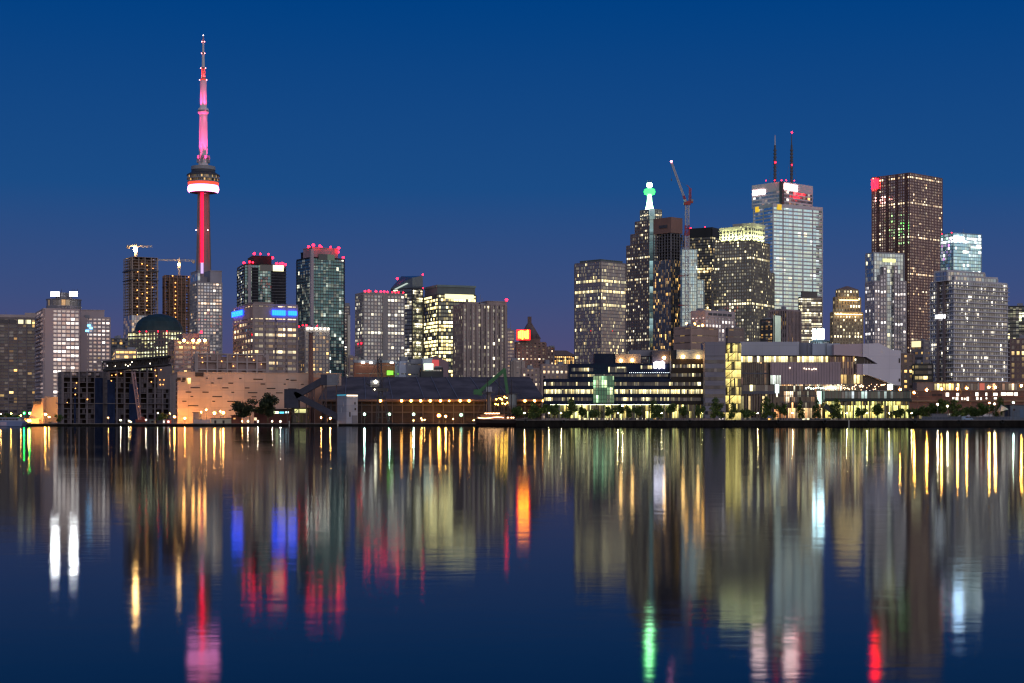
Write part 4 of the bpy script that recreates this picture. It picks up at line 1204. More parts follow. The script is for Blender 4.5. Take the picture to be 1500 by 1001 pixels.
for px in (1191, 1194.5, 1198, 1206): m.bar((wx(px, D), D + .8, wz(504, D)), (wx(px, D), D + .8, wz(482, D)), .25)
m.build('frame', METAL, root)
b = tower('office_building', 'dark low block carrying the cyan-white billboards on its roof', 'office', (1187, 1188, 1215), 501, 1205, wall('low_dark2', (.06, .07, .08), .6), glass(3, 3.6, .02, 0), 3.6, a=-8, dep=18, sp=1.4, kit=1)
# pink concrete exchange building
pk = wall('pink_concrete', (.42, .28, .23), .8)
b = tower('warehouse', 'blank pink-brown concrete block with an amber lit roof terrace', 'building', (988, 1012, 1051), 480, 1250, pk, glass(6, 6, .02, 0, 2, (.2, .14, .12), .2), 5.5, a=36, sp=4.6, kit=1)
b2 = tower('office_building', 'pale block with a tall grid of white windows rising behind the amber roof terrace', 'office', (1013, 1033, 1075), 456, 1290, wall('pink_white', (.52, .42, .42), .7), glass(1, 1, .45, .0, 1.6, (.5, .45, .45), .4, (1, .85, .75), (1, 1, .95), .10, .2), 3.4, a=40, sp=1.2, punched=True, pier=3.6, pw=1.5, kit=2)
MB().prism(b2.rect(.6), b2.z(465), b2.z(455.5)).build('blank_attic', wall('pink_white', (.52, .42, .42), .7), b2.root)
for i in range(5): MB().box(b2.at(.15 + i * .17, 0, b2.z(460)) - b2.vv * .75, (2.2, .2, .9), b2.u, b2.vv).build('attic_vent', METAL, b2.root)
for px, py in ((1006, 471), (1011, 474), (1017, 472), (1023, 476), (1029, 474)):
    MB().ball((wx(px, 1268), 1268 + rnd.uniform(-2, 4), wz(py + 3, 1268)), 1.0).build('terrace_lamp', emit('terrace_gold', (1, .45, .06), 32), b.root)
b = tower('office_building', 'small brown concrete block with vent slots left of the striped panels tower', 'office', (1064, 1067, 1089), 482, 1150, wall('vent_brown', (.26, .20, .18), .8), glass(4, 5, .02, 0, 2, (.1, .08, .08), .2), 5, a=14, dep=16, sp=3.8, kit=1)
# art deco tower
D = 1850
deco = wall('deco_stone', (.40, .31, .20), .85)
dgl = lambda lit: glass(1, 1, lit, .04, 2.4, (.10, .085, .07), .2, (1, .75, .35), (1, .92, .6), .08, .05)
b = Block(1217, 1221, 1263.5, D, 12)
root = thing('art_deco_tower', 'floodlit honey-coloured stone tower with setbacks and a low pyramid roof', 'office tower', (b.C.x, b.C.y, GR))
b.root = root
facade(root, b, GR, b.z(458), deco, dgl(.14), 3.7, punched=True, pier=3.6, pw=1.9, sp=1.5)
for xl, xc, xr, y0, y1, lit in ((1221, 1224, 1260.5, 458, 436, .5), (1225, 1227, 1257, 436, 425.5, .05)):
    bb = Block(xl, xc, xr, D + 3, 12)
    facade(root, bb, b.z(y0) + .2, bb.z(y1), deco, dgl(lit), 3.9, punched=True, pier=3.4, pw=1.6, sp=1.5)
r0 = bb.rect(.4)
c0 = sum(r0, Vector()) / 4
MB().prism([(p.x, p.y) for p in r0], bb.z(425.5) + 1.1, bb.z(419), top=[(c0.x + (p.x - c0.x) * .1, c0.y + (p.y - c0.y) * .1) for p in r0]).build('pyramid_roof', cop, root)
m = MB()
for bx, yy in ((b, 458), (bb, 437)):
    c = bx.at(.5, 0, b.z(yy)) - bx.vv * 2.6
    MB().box((c.x, c.y, b.z(yy) - 2), (bx.W * .45, .3, .25), bx.u, bx.vv).build('floodlight', emit('flood_gold', (1, .68, .26), 12), root)
# grey-white stepped tower with glass core
D = 1550
gw = wall('grey_white', (.42, .365, .37), .7)
b = Block(1268.5, 1280, 1324, D, 22)
root = thing('stepped_glass_tower', 'grey-white tower whose masonry steps up around a glass central shaft', 'office tower', (b.C.x, b.C.y, GR))
b.root = root
gcore = glass(3, 3.8, .05, .02, 1.8, (.50, .58, .62), .75, (1, .9, .5), (1, 1, .6), .10, .1)
facade(root, b, GR, b.z(371), wall('grey_frame', (.40, .40, .43), .5), gcore, 3.8, sp=.6, so=.2)
MB().box(b.at(.5, 0, b.z(381)) - b.vv * .9, (b.W * .2, .3, 1.5), b.u, b.vv).build('lit_floor', emit('floor_lime', (1, .95, .35), 1.4), root)
gp = glass(1, 1, .16, .01, 1.5, (.52, .48, .52), .55, (1, .85, .75), (1, 1, 1), .06, .3)
for t0, t1, yt in ((0, .17, 414), (.17, .27, 404), (.27, .36, 392), (.64, .73, 390), (.73, .82, 402), (.82, 1.02, 412)):
    sb = Block(1268.5, 1280, 1324, D, 22)
    sb.C = b.C + b.u * (b.W * t0) - b.vv * 2.2
    sb.W, sb.V = b.W * (t1 - t0), (b.V * 1.0 + 2 if t0 == 0 else 8)
    if t0 == 0: sb.C = sb.C - b.u * .6
    facade(root, sb, GR, b.z(yt), gw, gp, 3.6, punched=True, pier=3.0, pw=1.0, sp=1.3)
# red-brown tall tower
D = 2150
rb = wall('red_granite', (.20, .11, .10), .5)
b = tower('office_tower', 'tallest red-brown tower on the right with a glowing red corner sign', 'office tower', (1277.5, 1332.5, 1380), 254, D, rb, glass(1, 1, .055, .06, 1.9, (.58, .42, .38), .75, (1, .62, .30), (1, .88, .6), .08, .1), 3.75, a=42, punched=True, pier=3.6, pw=1.4, sp=1.5, so=.3, kit=2)
for q in (.08, .33, .58, .83): MB().box(b.at(0, q, (b.z0 + b.z1) / 2) - b.u * .6, (1.5, 1.0, (b.z1 - b.z0) / 2 + .5), b.vv, b.u).build('pier', wall('red_granite_shaded', (.10, .05, .05), .5), b.root)  # darker tone of these piers paints the shade of the left face
sign(b, 'l', .80, 1.0, 256, 271, emit('sign_scarlet', (1, .002, .006), 26), segs=3, off=1.8)
# blue glass tower
b = tower('office_tower', 'bright blue mirror-glass tower with a small white sign, right of the red-brown one', 'office tower', (1378, 1396, 1437.5), 342, 1950, wall('blue_frame', (.22, .32, .42), .3, metal=.5), glass(3, 4.0, .10, .10, 2.0, (.55, .88, 1.0), .95, COOL, (1, .95, .8), .06, .05), 4.0, a=26, sp=.9, so=.25, kit=1)
sign(b, 'r', .02, .34, 346, 353, emit('sign_blue_white', (.55, .75, 1), 26), segs=1)
sign(b, 'r', .62, .98, 360, 362, emit('strip_white', (1, .95, .8), 2), name='lit_floor')
for q in (.1, .9): red_light(b.root, b.at(0, q, b.z1), .7)
# big condominium with balconies
cw = wall('condo_bright', (.55, .52, .54), .7)
b = tower('apartment_building', 'broad pale condominium ringed with balconies, above the brick row on the right', 'apartment tower', (1363.5, 1397, 1475), 412, 1150, cw, glass(1.8, 3.05, .10, .01, 1.7, (.42, .44, .48), .55, (1, .85, .6), (1, .95, .8), .28, .75), 3.05, a=32, sp=1.15, so=.15, slab=1.5, slabmat=cw, kit=0)
gcap = glass(3, 3.4, .04, 0, 1.5, (.48, .56, .62), .75)
for t0, t1, q0, q1, yt in ((.06, .86, .1, .8, 404), (-.05, .64, .15, .7, 397.5)):
    sb = Block(1363.5, 1397, 1475, 1150, 32)
    sb.C = b.at(t0, q0, 0)
    sb.W, sb.V = b.W * (t1 - t0), b.V * (q1 - q0)
    facade(b.root, sb, b.z1 + .2, b.z(yt), wall('condo_bright', (.55, .52, .54), .7), gcap, 3.4, sp=.6, so=.3)
for q in (.35, .62): MB().box(b.at(0, q, (b.z0 + b.z1) / 2) - b.u * 1.3, (.9, .9, (b.z1 - b.z0) / 2), b.vv, b.u).build('pier', wall('condo_brown', (.22, .17, .17), .8), b.root)
MB().box(b.at(0, .5, b.z(463)) - b.u * 1.9, (4.5, .3, 1.4), b.vv, b.u).build('lit_balcony', emit('balcony_white', (.9, .95, 1), 3.5), b.root)
# right edge
b = tower('office_tower', 'dark glass block cut by the right edge with a lit green atrium', 'office', (1474, 1475, 1540), 450, 1500, wall('edge_dark', (.04, .045, .05), .5), glass(2.6, 3.8, .12, .12, 2.0, (.08, .10, .11), .4, (1, .85, .4), (.9, 1, .7), .12), 3.8, a=-14, dep=20, sp=1, kit=1)
b = tower('office_building', 'brown stone block cut by the right edge, in front of the dark glass one', 'office', (1478, 1480, 1540), 498, 1250, wall('edge_brown', (.24, .16, .15), .85), glass(1, 1, .07, 0, 2, (.14, .10, .10), .2, (1, .7, .3), CREAM), 4.4, a=-14, dep=20, punched=True, pier=3.6, pw=1.6, sp=1.6, kit=1)
b = tower('office_building', 'grey slab with one cream lit corner storey, foot of the red-brown tower', 'office', (1336, 1353, 1362), 500, 1350, wall('foot_grey', (.26, .22, .23), .8), glass(3, 4.5, .02, .0, 2, (.14, .13, .14), .25), 4.5, a=40, sp=2.5, kit=1)
MB().box(b.at(0, .6, b.z(504)) - b.u * .7, (b.V * .38, .3, 2.4), b.vv, b.u).build('lit_storey', emit('storey_cream', (1, .86, .45), 1.3), b.root)
b = tower('office_building', 'low black office with three lit yellow windows beside the balcony condominium', 'office', (1337, 1339, 1366), 535, 1120, wall('foot_black', (.05, .045, .04), .6), glass(3, 4, .30, .1, 2.2, (.06, .06, .05), .2, (1, .85, .35), CREAM), 4, a=-10, dep=16, sp=1.6, kit=1)
b = tower('office_building', 'brown brick office right of the white angular hall with small lit windows', 'office', (1313, 1315, 1338), 520, 1150, wall('foot_brown', (.24, .17, .15), .85), glass(1, 1, .16, .04, 2.2, (.08, .07, .07), .2, WARM, CREAM), 3.6, a=-10, dep=16, punched=True, pier=3.2, pw=1.7, sp=1.7, kit=1)

# ------------------------------------------------------------------ beige windowless wall building, chimney
D = 805
b = Block(249.5, 260, 500, D, 16)
z = lambda y: wz(y, D)
root = b.root = thing('sugar_warehouse', 'long beige windowless warehouse wall washed by amber lamps on the waterfront', 'warehouse', (b.C.x, b.C.y, GL))
bw_ = wall('beige_panels', (.62, .45, .35), .85, .16, .06, panel=4.2)
m = MB().prism(b.rect(0), GL, z(546))
m.prism(b.rect(.25), z(546), z(545))
m.build('wall', bw_, root)
MB().prism(b.rect(-.6, .02, .98, .05, .95), z(545) - .05, z(545) + .15).build('roof', wall('roof_felt', (.10, .10, .11), .9), root)
slot = wall('slot_dark', (.06, .04, .035), .6)
for i in range(10): MB().box(b.at(0, .12, z(557 + i * 6.4)) - b.u * .05, (1.2, .25, .8), b.vv, b.u).build('window', slot, root)
srng = random.Random(3)
for (sx, sy, w_) in ((303, 554, 3), (322, 554, 7), (352, 554, 3.5), (378, 555, 14), (421, 555, 4), (430, 556, 9), (311, 561, 3.5), (338, 561, 7), (385, 562, 7), (417, 562, 3), (286, 568, 14), (330, 568, 9), (362, 568, 7), (397, 568.5, 13),
                     (301, 574.5, 9), (341, 574.5, 4), (370, 575, 14), (409, 575, 10), (281, 581, 4), (318, 581, 14), (372, 581, 7), (313, 588, 4), (340, 588, 14), (283, 594.5, 15), (337, 601, 4), (443, 562, 4), (428, 569, 12), (268, 559, 5), (270, 588, 6), (276, 574.5, 8)):
    kx = (sx - CX) / F
    t = (kx * D - b.C.x) / (b.u.x - kx * b.u.y) / b.W
    MB().box(b.at(t, 0, z(sy)) - b.vv * .05, (w_ * D / F / 2, .22, .23), b.u, b.vv).build('louvre_slot', slot, root)
for sx, sy, w_, h_, lit in ((262, 555.5, 5, 4.5, 0), (269.5, 555.5, 5, 4.5, 0), (276.5, 558, 6, 8, 1), (292, 548.5, 12, 6, 0)):
    kx = (sx - CX) / F
    t = (kx * D - b.C.x) / (b.u.x - kx * b.u.y) / b.W
    MB().box(b.at(t, 0, z(sy)) - b.vv * .08, (w_ * D / F / 2, .3, h_ * D / F / 2), b.u, b.vv).build('window', glass(1.0, 1.2, .6, .5, 2.0, (.1, .08, .07), .2, WARM, CREAM, .2) if lit else slot, root)
root = thing('chimney_stack', 'slender brown chimney rising behind the beige warehouse wall', 'chimney', (wx(455.5, 815), 815, GL))
MB().tube((wx(455.5, 815), 815, GL), (wx(455.5, 815), 815, wz(489, 815)), 1.45, 1.0, 14).build('shaft', wall('stack_brown', (.17, .10, .09), .8), root)
MB().lathe((wx(455.5, 815), 815, 0), [(1.0, wz(489, 815)), (1.2, wz(488.6, 815)), (1.2, wz(487.3, 815)), (.7, wz(487.2, 815))], 14).build('rim', METAL, root)
MB().box((wx(464, 816), 820, (GL + wz(553, 816)) / 2), (2.6, 2.4, (wz(553, 816) - GL) / 2)).build('flue_housing', wall('flue_orange', (.46, .24, .16), .8), root)
# low buildings and fence at its foot
D = 775
z = lambda y: wz(y, D)
def lowbox(name, label, x0, x1, y0, D, mat, cat='shed', dep=6, over=.4, parts=()):
    root = thing(name, label, cat, (wx((x0 + x1) / 2, D), D, gnd(x0)))
    g = gnd(x0)
    X0, X1, zt = wx(x0, D), wx(x1, D), wz(y0, D)
    MB().box(((X0 + X1) / 2, D + dep / 2, (g + zt) / 2), ((X1 - X0) / 2, dep / 2, (zt - g) / 2)).build('wall', mat, root)
    MB().box(((X0 + X1) / 2, D + dep / 2, zt + .15), ((X1 - X0) / 2 + over, dep / 2 + over, .15)).build('roof', wall('roof_felt', (.10, .10, .11), .9), root)
    for nm, a0, a1, b0, b1, mt in parts:
        MB().box((wx((a0 + a1) / 2, D), D - .06, wz((b0 + b1) / 2, D)), ((a1 - a0) * D / F / 2, .1, (b1 - b0) * D / F / 2)).build(nm, mt, root)
    return root
lowbox('dock_shed', 'long low white shed glowing yellow under two amber lamps', 309, 338.5, 613.5, D, wall('shed_white', (.70, .62, .45), .7), parts=(('door', 314, 317, 616, 621, slot), ('door', 326, 329, 616, 621, slot)))
lowbox('brick_kiosk', 'small red brick kiosk right of the glowing white shed', 339, 351, 609, D, wall('red_brick2', (.30, .10, .07), .85), parts=(('window', 342, 345, 612.5, 614.5, emit('kiosk_lit', (1, .5, .15), 1.0)),))
lowbox('brick_office', 'low dark brick building behind the two big trees with a teal lit strip', 372, 425, 600, D + 4, wall('red_brick3', (.16, .06, .05), .85), parts=(
    ('window_strip', 400, 408, 603, 606, emit('strip_lime', (.85, 1, .55), 3.2)), ('window_strip', 409.5, 416, 603.3, 606, emit('strip_teal', (.12, .75, 1), 1.6)), ('window_strip', 418, 423, 603, 605.5, emit('strip_pale', (.7, .95, 1), 2.0)),
    ('window', 372.5, 376, 612, 616, emit('kiosk_lit2', (1, .75, .45), 1.4))))
lowbox('storage_shed', 'grey blank shed against the foot of the beige wall, left of the amber lamps', 283, 292, 605, 795, wall('shed_grey', (.30, .26, .26), .8), dep=5)
fence_m = wall('fence_panel', (.45, .42, .42), .6)
for i in range(14):
    o = MB().box((wx(284.5 + i * 1.75, 768), 768, GL + .25 + 1.05), (.24, .10, 1.05)).box((wx(284.5 + i * 1.75, 768), 768.05, GL + .4), (.30, .16, .12)).build('hoarding_panel', fence_m)
    tag(o, 'upright pale hoarding panel in the row left of the glowing white shed', 'hoarding panel', 'hoarding panels on the west quay')
for px, w_, col, lab in ((246.5, 5.5, (.75, .10, .06), 'small red hut with a white-lit front beside the beige wall'), (223, 7, (.16, .18, .15), 'grey-green container on the quay in front of the right unfinished block'), (240, 3.2, (.55, .52, .45), 'little pale booth left of the red hut')):
    lowbox('hut', lab, px - w_ / 2, px + w_ / 2, 615, 772, wall('hut_%d' % px, col, .6), cat='hut', dep=3, over=.15,
           parts=(('window', px - w_ * .2, px + w_ * .3, 616.5, 619.5, emit('hut_white', (1, .9, .85), 1.8) if col[0] != .16 else slot),))

# ------------------------------------------------------------------ long shed and conveyor
D = 800
z = lambda y: wz(y, D)
root = thing('sugar_shed', 'long shed with a huge dark hipped roof and amber lamps under its eave', 'warehouse', (wx(630, D), D, GL))
xa, xb = wx(466, D), wx(798, D)
De = 845
ridge = wz(552.5, De)
eave = z(585.5)
Rl, Rr = Vector((wx(484, De), De, ridge)), Vector((wx(776, De), De, ridge))
El, Er = Vector((xa, D, eave)), Vector((xb, D, eave))
Bl, Br = Vector((xa, 890, eave)), Vector((xb, 890, eave))
rf = wall('slate_roof', (.118, .098, .108), .85, .35, .12, spec=.12, panel=6)
MB().quad(El, Er, Rr, Rl).quad(Br, Bl, Rl, Rr).poly([Er, Br, Rr]).poly([Bl, El, Rl]).build('roof', rf, root)
for t in (.12, .21, .33, .47, .545, .62, .74, .85): MB().bar(El.lerp(Er, t) + Vector((0, 0, .15)), Rl.lerp(Rr, t - .04) + Vector((0, 0, .15)), .16).build('roof_seam', wall('seam', (.16, .15, .18), .6), root)
m = MB().box(((xa + xb) / 2, D + 46, (GL + eave) / 2), ((xb - xa) / 2 - 1.5, 43, (eave - GL) / 2 - .1))
m.build('wall', wall('shed_wall', (.045, .037, .037), .85, .4, .25, panel=3.5), root)
MB().box(((xa + xb) / 2, D + .4, eave - .45), ((xb - xa) / 2, .5, .5)).build('gutter', wall('gutter', (.14, .09, .07), .6), root)
for yy in (593.5, 604): MB().box(((xa + xb) / 2, D + 2.6, z(yy)), ((xb - xa) / 2 - 2, .5, .22)).build('wall_rail', wall('rail_grey', (.085, .08, .085), .6), root)
for i in range(22): MB().box((xa + 6 + i * 5, D + 2.7, (GL + eave) / 2 - .5), (.22, .4, (eave - GL) / 2 - .6)).build('wall_post', wall('rail_grey', (.085, .08, .085), .6), root)
EAVE = emit('eave_amber', (1, .42, .08), 34)
for px in (557, 588, 602, 616, 630, 645, 658, 674, 687, 769, 783, 796): MB().ball((wx(px, D - 2), D - .9, z(587.4)), .62 if px != 658 else .4).build('eave_lamp', EAVE, root)
# conveyor
D = 775
z = lambda y: wz(y, D)
dk = wall('conveyor_navy', (.055, .055, .08), .6, .2, .3, panel=2)
root = thing('conveyor', 'dark zigzag conveyor galleries on stilts between a box and a head house', 'conveyor', (wx(465, D), D, GL))
def gal(a, b_, h, nm):
    A_, B_ = P(*a, D), P(*b_, D)
    dd = (B_ - A_).normalized()
    MB().box((A_ + B_) / 2 + Vector((0, 2, 0)), ((B_ - A_).length / 2, 1.6, h), dd, (0, 1, 0), dd.cross(Vector((0, 1, 0))) * -1).build(nm, dk, root)
gal((432, 580), (474, 556.5), 1.55, 'upper_gallery')
gal((424, 574), (497, 613), 1.45, 'lower_gallery')
MB().box((wx(426.5, D), D + 3.6, z(584)), (3.4, 3.0, 4.5)).build('transfer_box', dk, root)
hx = wall('head_grey', (.22, .22, .25), .6, .15, .3, panel=2)
MB().box((wx(474.5, D), D + 3, z(556.5)), (1.55, 3, 2.5)).build('head_house', dk, root)
MB().box((wx(487, D), D + 2.4, z(556.5)), (2.6, 3, 2.55)).build('head_house', hx, root)
post = wall('post_rust', (.16, .10, .09), .7)
for px, yt in ((448, 573), (455, 570), (460, 566), (471, 561), (477, 564), (492, 564), (420, 598), (437, 594), (455, 598), (471, 606), (478, 609)):
    MB().bar((wx(px, D), D + 2, GL), (wx(px, D), D + 2, z(yt)), .2).build('support_post', post, root)
m = MB()
for a, b_ in (((448, 573), (455, 595)), ((455, 570), (460, 590)), ((471, 561), (477, 585)), ((477, 564), (471, 580)), ((477, 585), (471, 600)), ((420, 598), (437, 614)), ((437, 598), (420, 614))): m.bar(P(*a, D) + Vector((0, 2, 0)), P(*b_, D) + Vector((0, 2, 0)), .13)
m.build('brace', post, root)
root = thing('gantry_house', 'pale two-faced hoist tower with a lit strip under its cap, foot of the conveyor', 'tower', (wx(507, 768), 768, GL))
b = Block(494, 507.5, 524, 768, 34)
b.root = root
MB().prism(b.rect(0), GL, b.z(578)).build('wall', wall('hoist_pale', (.40, .40, .47), .7, .08, .3, panel=3), root)
MB().prism(b.rect(.25), b.z(578), b.z(577)).build('roof', METAL, root)
MB().box(b.at(.5, 0, b.z(579.6)) - b.vv * .12, (b.W * .48, .12, .32), b.u, b.vv).build('lamp_strip', emit('strip_orange', (1, .75, .5), 2.2), root)
MB().box(b.at(0, .5, b.z(578.5)) - b.u * .12, (b.V * .48, .12, .32), b.vv, b.u).build('lamp_strip', emit('strip_blue', (.05, .4, .6), .8), root)
for t, yy, w_ in ((.75, 591, .3), (.78, 599.5, .35), (.3, 605.5, .3), (.3, 609, .3)): MB().box(b.at(t, 0, b.z(yy)) - b.vv * .05, (w_, .1, .55), b.u, b.vv).build('window', slot, root)
for q, yy, h_ in ((.3, 592, 1.1), (.55, 601, 1.2)): MB().box(b.at(0, q, b.z(yy)) - b.u * .05, (.25, .1, h_), b.vv, b.u).build('window', wall('win_pale', (.55, .55, .62), .4), root)
MB().box(b.at(.72, 0, b.z(615)) - b.vv * .08, (1.4, .12, 2.0), b.u, b.vv).build('door', wall('door_grey', (.2, .2, .24), .6), root)
lowbox('conveyor_plant_room', 'yellow-lit glazed plant room beneath the conveyor box', 427, 452, 598.5, 781, wall('plant_dark', (.10, .09, .07), .8), cat='plant room', dep=4, parts=(('window_strip', 428, 450, 599.5, 605, glass(1.0, 2.4, .95, .9, 2.6, (.2, .2, .1), .1, (1, .95, .35), (.9, 1, .5), .16)), ('window', 429, 444, 607, 619, glass(1.6, 3.0, .6, .3, .9, (.1, .1, .05), .1, (1, .85, .25), (.8, .8, .3), .2))))
# derrick
D = 770
z = lambda y: wz(y, D)
root = thing('derrick_crane', 'dark old dockside derrick with lattice legs and a round cab in front of the shed', 'crane', (wx(557, D), D, GL))
dkm = wall('derrick_dark', (.07, .065, .07), .7)
lattice(MB(), (wx(557.5, D), D, z(580)), (wx(555.5, D), D, z(522)), 1.8, 2.4, .16).build('mast', dkm, root)
for dx in (-1, 1): lattice(MB(), (wx(561 + dx * 9, D), D, GL), (wx(558.5 + dx * 4, D), D, z(580)), 1.0, 2.4, .14).build('leg', dkm, root)
m = MB()
for yy in (603, 612): m.box((wx(561, D), D, z(yy)), (wx(570, D) - wx(561, D), .2, .15))
m.build('leg_tie', dkm, root)
MB().tube((wx(543, D), D - .8, z(562)), (wx(556, D), D - .8, z(562)), 1.7, 1.9, 14).build('cab', wall('cab_grey', (.26, .26, .30), .5), root)
MB().box((wx(557, D), D, z(571)), (3.6, 1.6, .7)).build('machinery_deck', dkm, root)
m = MB()
m.bar(P(536, 562, D), P(555.3, 525, D), .10).bar(P(540, 566, D), P(555.5, 530, D), .09).bar(P(555.5, 523, D), P(566, 580, D), .09)
m.build('stay_cable', dkm, root)
MB().bar(P(536, 562, D), P(548, 568, D), .3).build('boom', dkm, root)
for px, py, r_, mt in ((551, 559.5, .75, emit('cab_lamp', (1, .9, .6), 18)), (549.5, 571, .3, emit('cab_lamp2', (1, .8, .55), 14))): MB().ball((wx(px, D), D - 3, z(py)), r_).build('lamp', mt, root)
# green unloader crane
D = 772
z = lambda y: wz(y, D)
gm = wall('crane_green', (.07, .20, .08), .5, .2, .4)
root = thing('unloader_crane', 'green dockside unloader crane with a bent boom and boxy counterweight', 'crane', (wx(715, D), D, GL))
MB().tube((wx(716, D), D, GL), (wx(716, D), D, z(575)), 1.5, .9, 10).build('pedestal', wall('pedestal', (.24, .20, .18), .7), root)
m = MB()
for s_ in (-1, 1): m.bar((wx(716 + s_ * 7, D), D, GL + 1), (wx(716, D), D, z(588)), .3)
m.build('pedestal_leg', wall('pedestal', (.24, .20, .18), .7), root)
m = MB().bar(P(704, 572.5, D), P(740, 541, D), .85, .85)
m.build('boom', gm, root)
m = MB().bar(P(738.5, 540, D), P(743.5, 577, D), .7, .7)
m.build('stick', gm, root)
MB().bar(P(705, 570, D), P(727, 553, D), .25).bar(P(727, 553, D), P(740, 541, D), .2).build('ram', METAL, root)
MB().box(P(699, 574.5, D), (1.7, 1.4, 1.2)).box(P(703.5, 575, D), (.9, 1.2, 1.5)).build('counterweight', gm, root)
MB().box(P(716.5, 570.5, D) - Vector((0, .8, 0)), (1.35, 1.2, 1.15)).build('cab', wall('cab_white', (.42, .42, .45), .5), root)
MB().box(P(716, 575, D), (2.6, 1.5, .35)).build('platform', METAL, root)
root = thing('hopper', 'pale ribbed conical hopper under a thin dark platform, right of the green crane', 'hopper', (wx(750.5, D), D, GL))
MB().lathe((wx(750.5, D), D, 0), [(.9, z(600)), (1.9, z(594)), (2.1, z(580)), (2.1, z(578))], 16).build('tank', wall('hopper_pale', (.40, .42, .40), .6), root)
MB().box((wx(751, D), D, z(577)), (2.7, 2.2, .18)).build('platform', METAL, root)
m = MB()
for s_ in (-1, 1):
    for y_ in (-1.6, 1.6): m.bar((wx(750.5, D) + s_ * 2.0, D + y_, GL), (wx(750.5, D) + s_ * 2.0, D + y_, z(577)), .14)
m.build('leg', METAL, root)
root = thing('loading_gallery', 'open steel gallery hung with golden work lamps beside the hopper', 'gallery', (wx(734, D), D + 5, GL))
m = MB()
for yy in (580, 587.5, 595): m.box((wx(734.5, D), D + 5, z(yy)), (3.3, 1.6, .10))
m.build('deck', post, root)
m = MB()
for px in (725, 731, 738, 744):
    m.bar((wx(px, D), D + 3.6, GL), (wx(px, D), D + 3.6, z(580)), .12)
m.build('post', post, root)
GOLD = emit('gallery_gold', (1, .50, .06), 40)
for px, py in ((727, 585), (731, 583.5), (735, 585.5), (739, 581.5), (742, 583), (726, 592), (730, 593), (736, 591), (740, 592), (743, 590), (733, 584)): MB().ball((wx(px, D), D + 3.2, z(py)), .36, 6).build('lamp', GOLD, root)

# ------------------------------------------------------------------ sailing ship
D = 735
z = lambda y: wz(y, D)
root = thing('sailing_ship', 'dark-hulled three-masted tall ship moored at the quay corner, decks strung with lights', 'ship', (wx(745, D), D, 0))
st = [(697, 613.5, .55), (703, 613.8, .9), (720, 615.2, 1.0), (745, 615.6, 1.0), (765, 614.2, .9), (778, 611.6, .55), (789, 609.0, .06)]
m = MB()
hw_ = 3.6
sec = []
for px, yd, wd in st:
    X, zt = wx(px, D), z(yd)
    xo = (.0 if px < 775 else -.9 if px > 785 else -.3)
    sec.append([Vector((X, D - hw_ * wd, zt)), Vector((X + xo, D - hw_ * wd * .95, zt * .5)), Vector((X + 2 * xo, D - hw_ * wd * .6, -.6)), Vector((X + 2 * xo, D + hw_ * wd * .6, -.6)), Vector((X + xo, D + hw_ * wd * .95, zt * .5)), Vector((X, D + hw_ * wd, zt))])
for s0, s1 in zip(sec, sec[1:]):
    for i in range(5): m.quad(s0[i], s1[i], s1[i + 1], s0[i + 1])
    m.quad(s0[5], s1[5], s1[0], s0[0])
m.poly(sec[0][::-1])
m.build('hull', wall('hull_dark', (.025, .015, .015), .4), root)
m = MB()
for s0, s1 in zip(sec, sec[1:]): m.bar(s0[0] + Vector((0, -.1, .1)), s1[0] + Vector((0, -.1, .1)), .12)
m.build('gunwale', wall('gunwale', (.30, .24, .22), .5), root)
MB().box((wx(722, D), D, z(611.5)), (5.5, 2.2, 1.0)).box((wx(722, D), D, z(608)), (6.3, 2.5, .08)).build('deckhouse', wall('deckhouse', (.22, .13, .10), .6), root)
MB().box((wx(744, D), D, z(613)), (2.8, 1.8, .7)).build('deckhouse', wall('deckhouse', (.22, .13, .10), .6), root)
for px, yt in ((714, 554), (731, 550), (749, 556)):
    mm = MB().tube((wx(px, D), D, z(615)), (wx(px, D), D, z(yt)), .30, .14, 8)
    mm.bar((wx(px - 3.5, D), D, z(577)), (wx(px + 3.5, D), D, z(577.6)), .09).tube((wx(px, D), D, z(579)), (wx(px, D), D, z(574)), .42, .3, 8)
    mm.build('mast', wall('mast_dark', (.05, .035, .035), .6), root)
m = MB()
for a, b_ in (((714, 556), (698, 613)), ((714, 560), (731, 611)), ((731, 553), (714, 611)), ((731, 553), (749, 612)), ((749, 558), (731, 612)), ((749, 558), (789, 609)), ((749, 566), (778, 611)), ((714, 575), (706, 612)), ((714, 575), (721, 612)), ((731, 575), (737, 612)), ((749, 578), (756, 612))): m.bar(P(*a, D), P(*b_, D), .045)
m.build('rigging', METAL, root)
MB().tube(P(783, 610, D), P(797, 606.5, D), .22, .1, 6).build('bowsprit', wall('mast_dark', (.05, .035, .035), .6), root)
SL = emit('ship_string', (1, .50, .22), 13)
for i in range(30):
    px = 701 + i * 1.25
    MB().ball((wx(px, D), D - 3.7, z(612.2 + .8 * sin(i * .21))), .19, 6).build('string_lamp', SL, root)
for i in range(11): MB().ball((wx(711 + i * 2.0, D), D - 2.7, z(605.8 + .25 * (i % 2))), .26, 6).build('string_lamp', SL, root)
for px in (744, 749, 752): MB().ball((wx(px, D), D - 3.2, z(612)), .3, 6).build('string_lamp', SL, root)

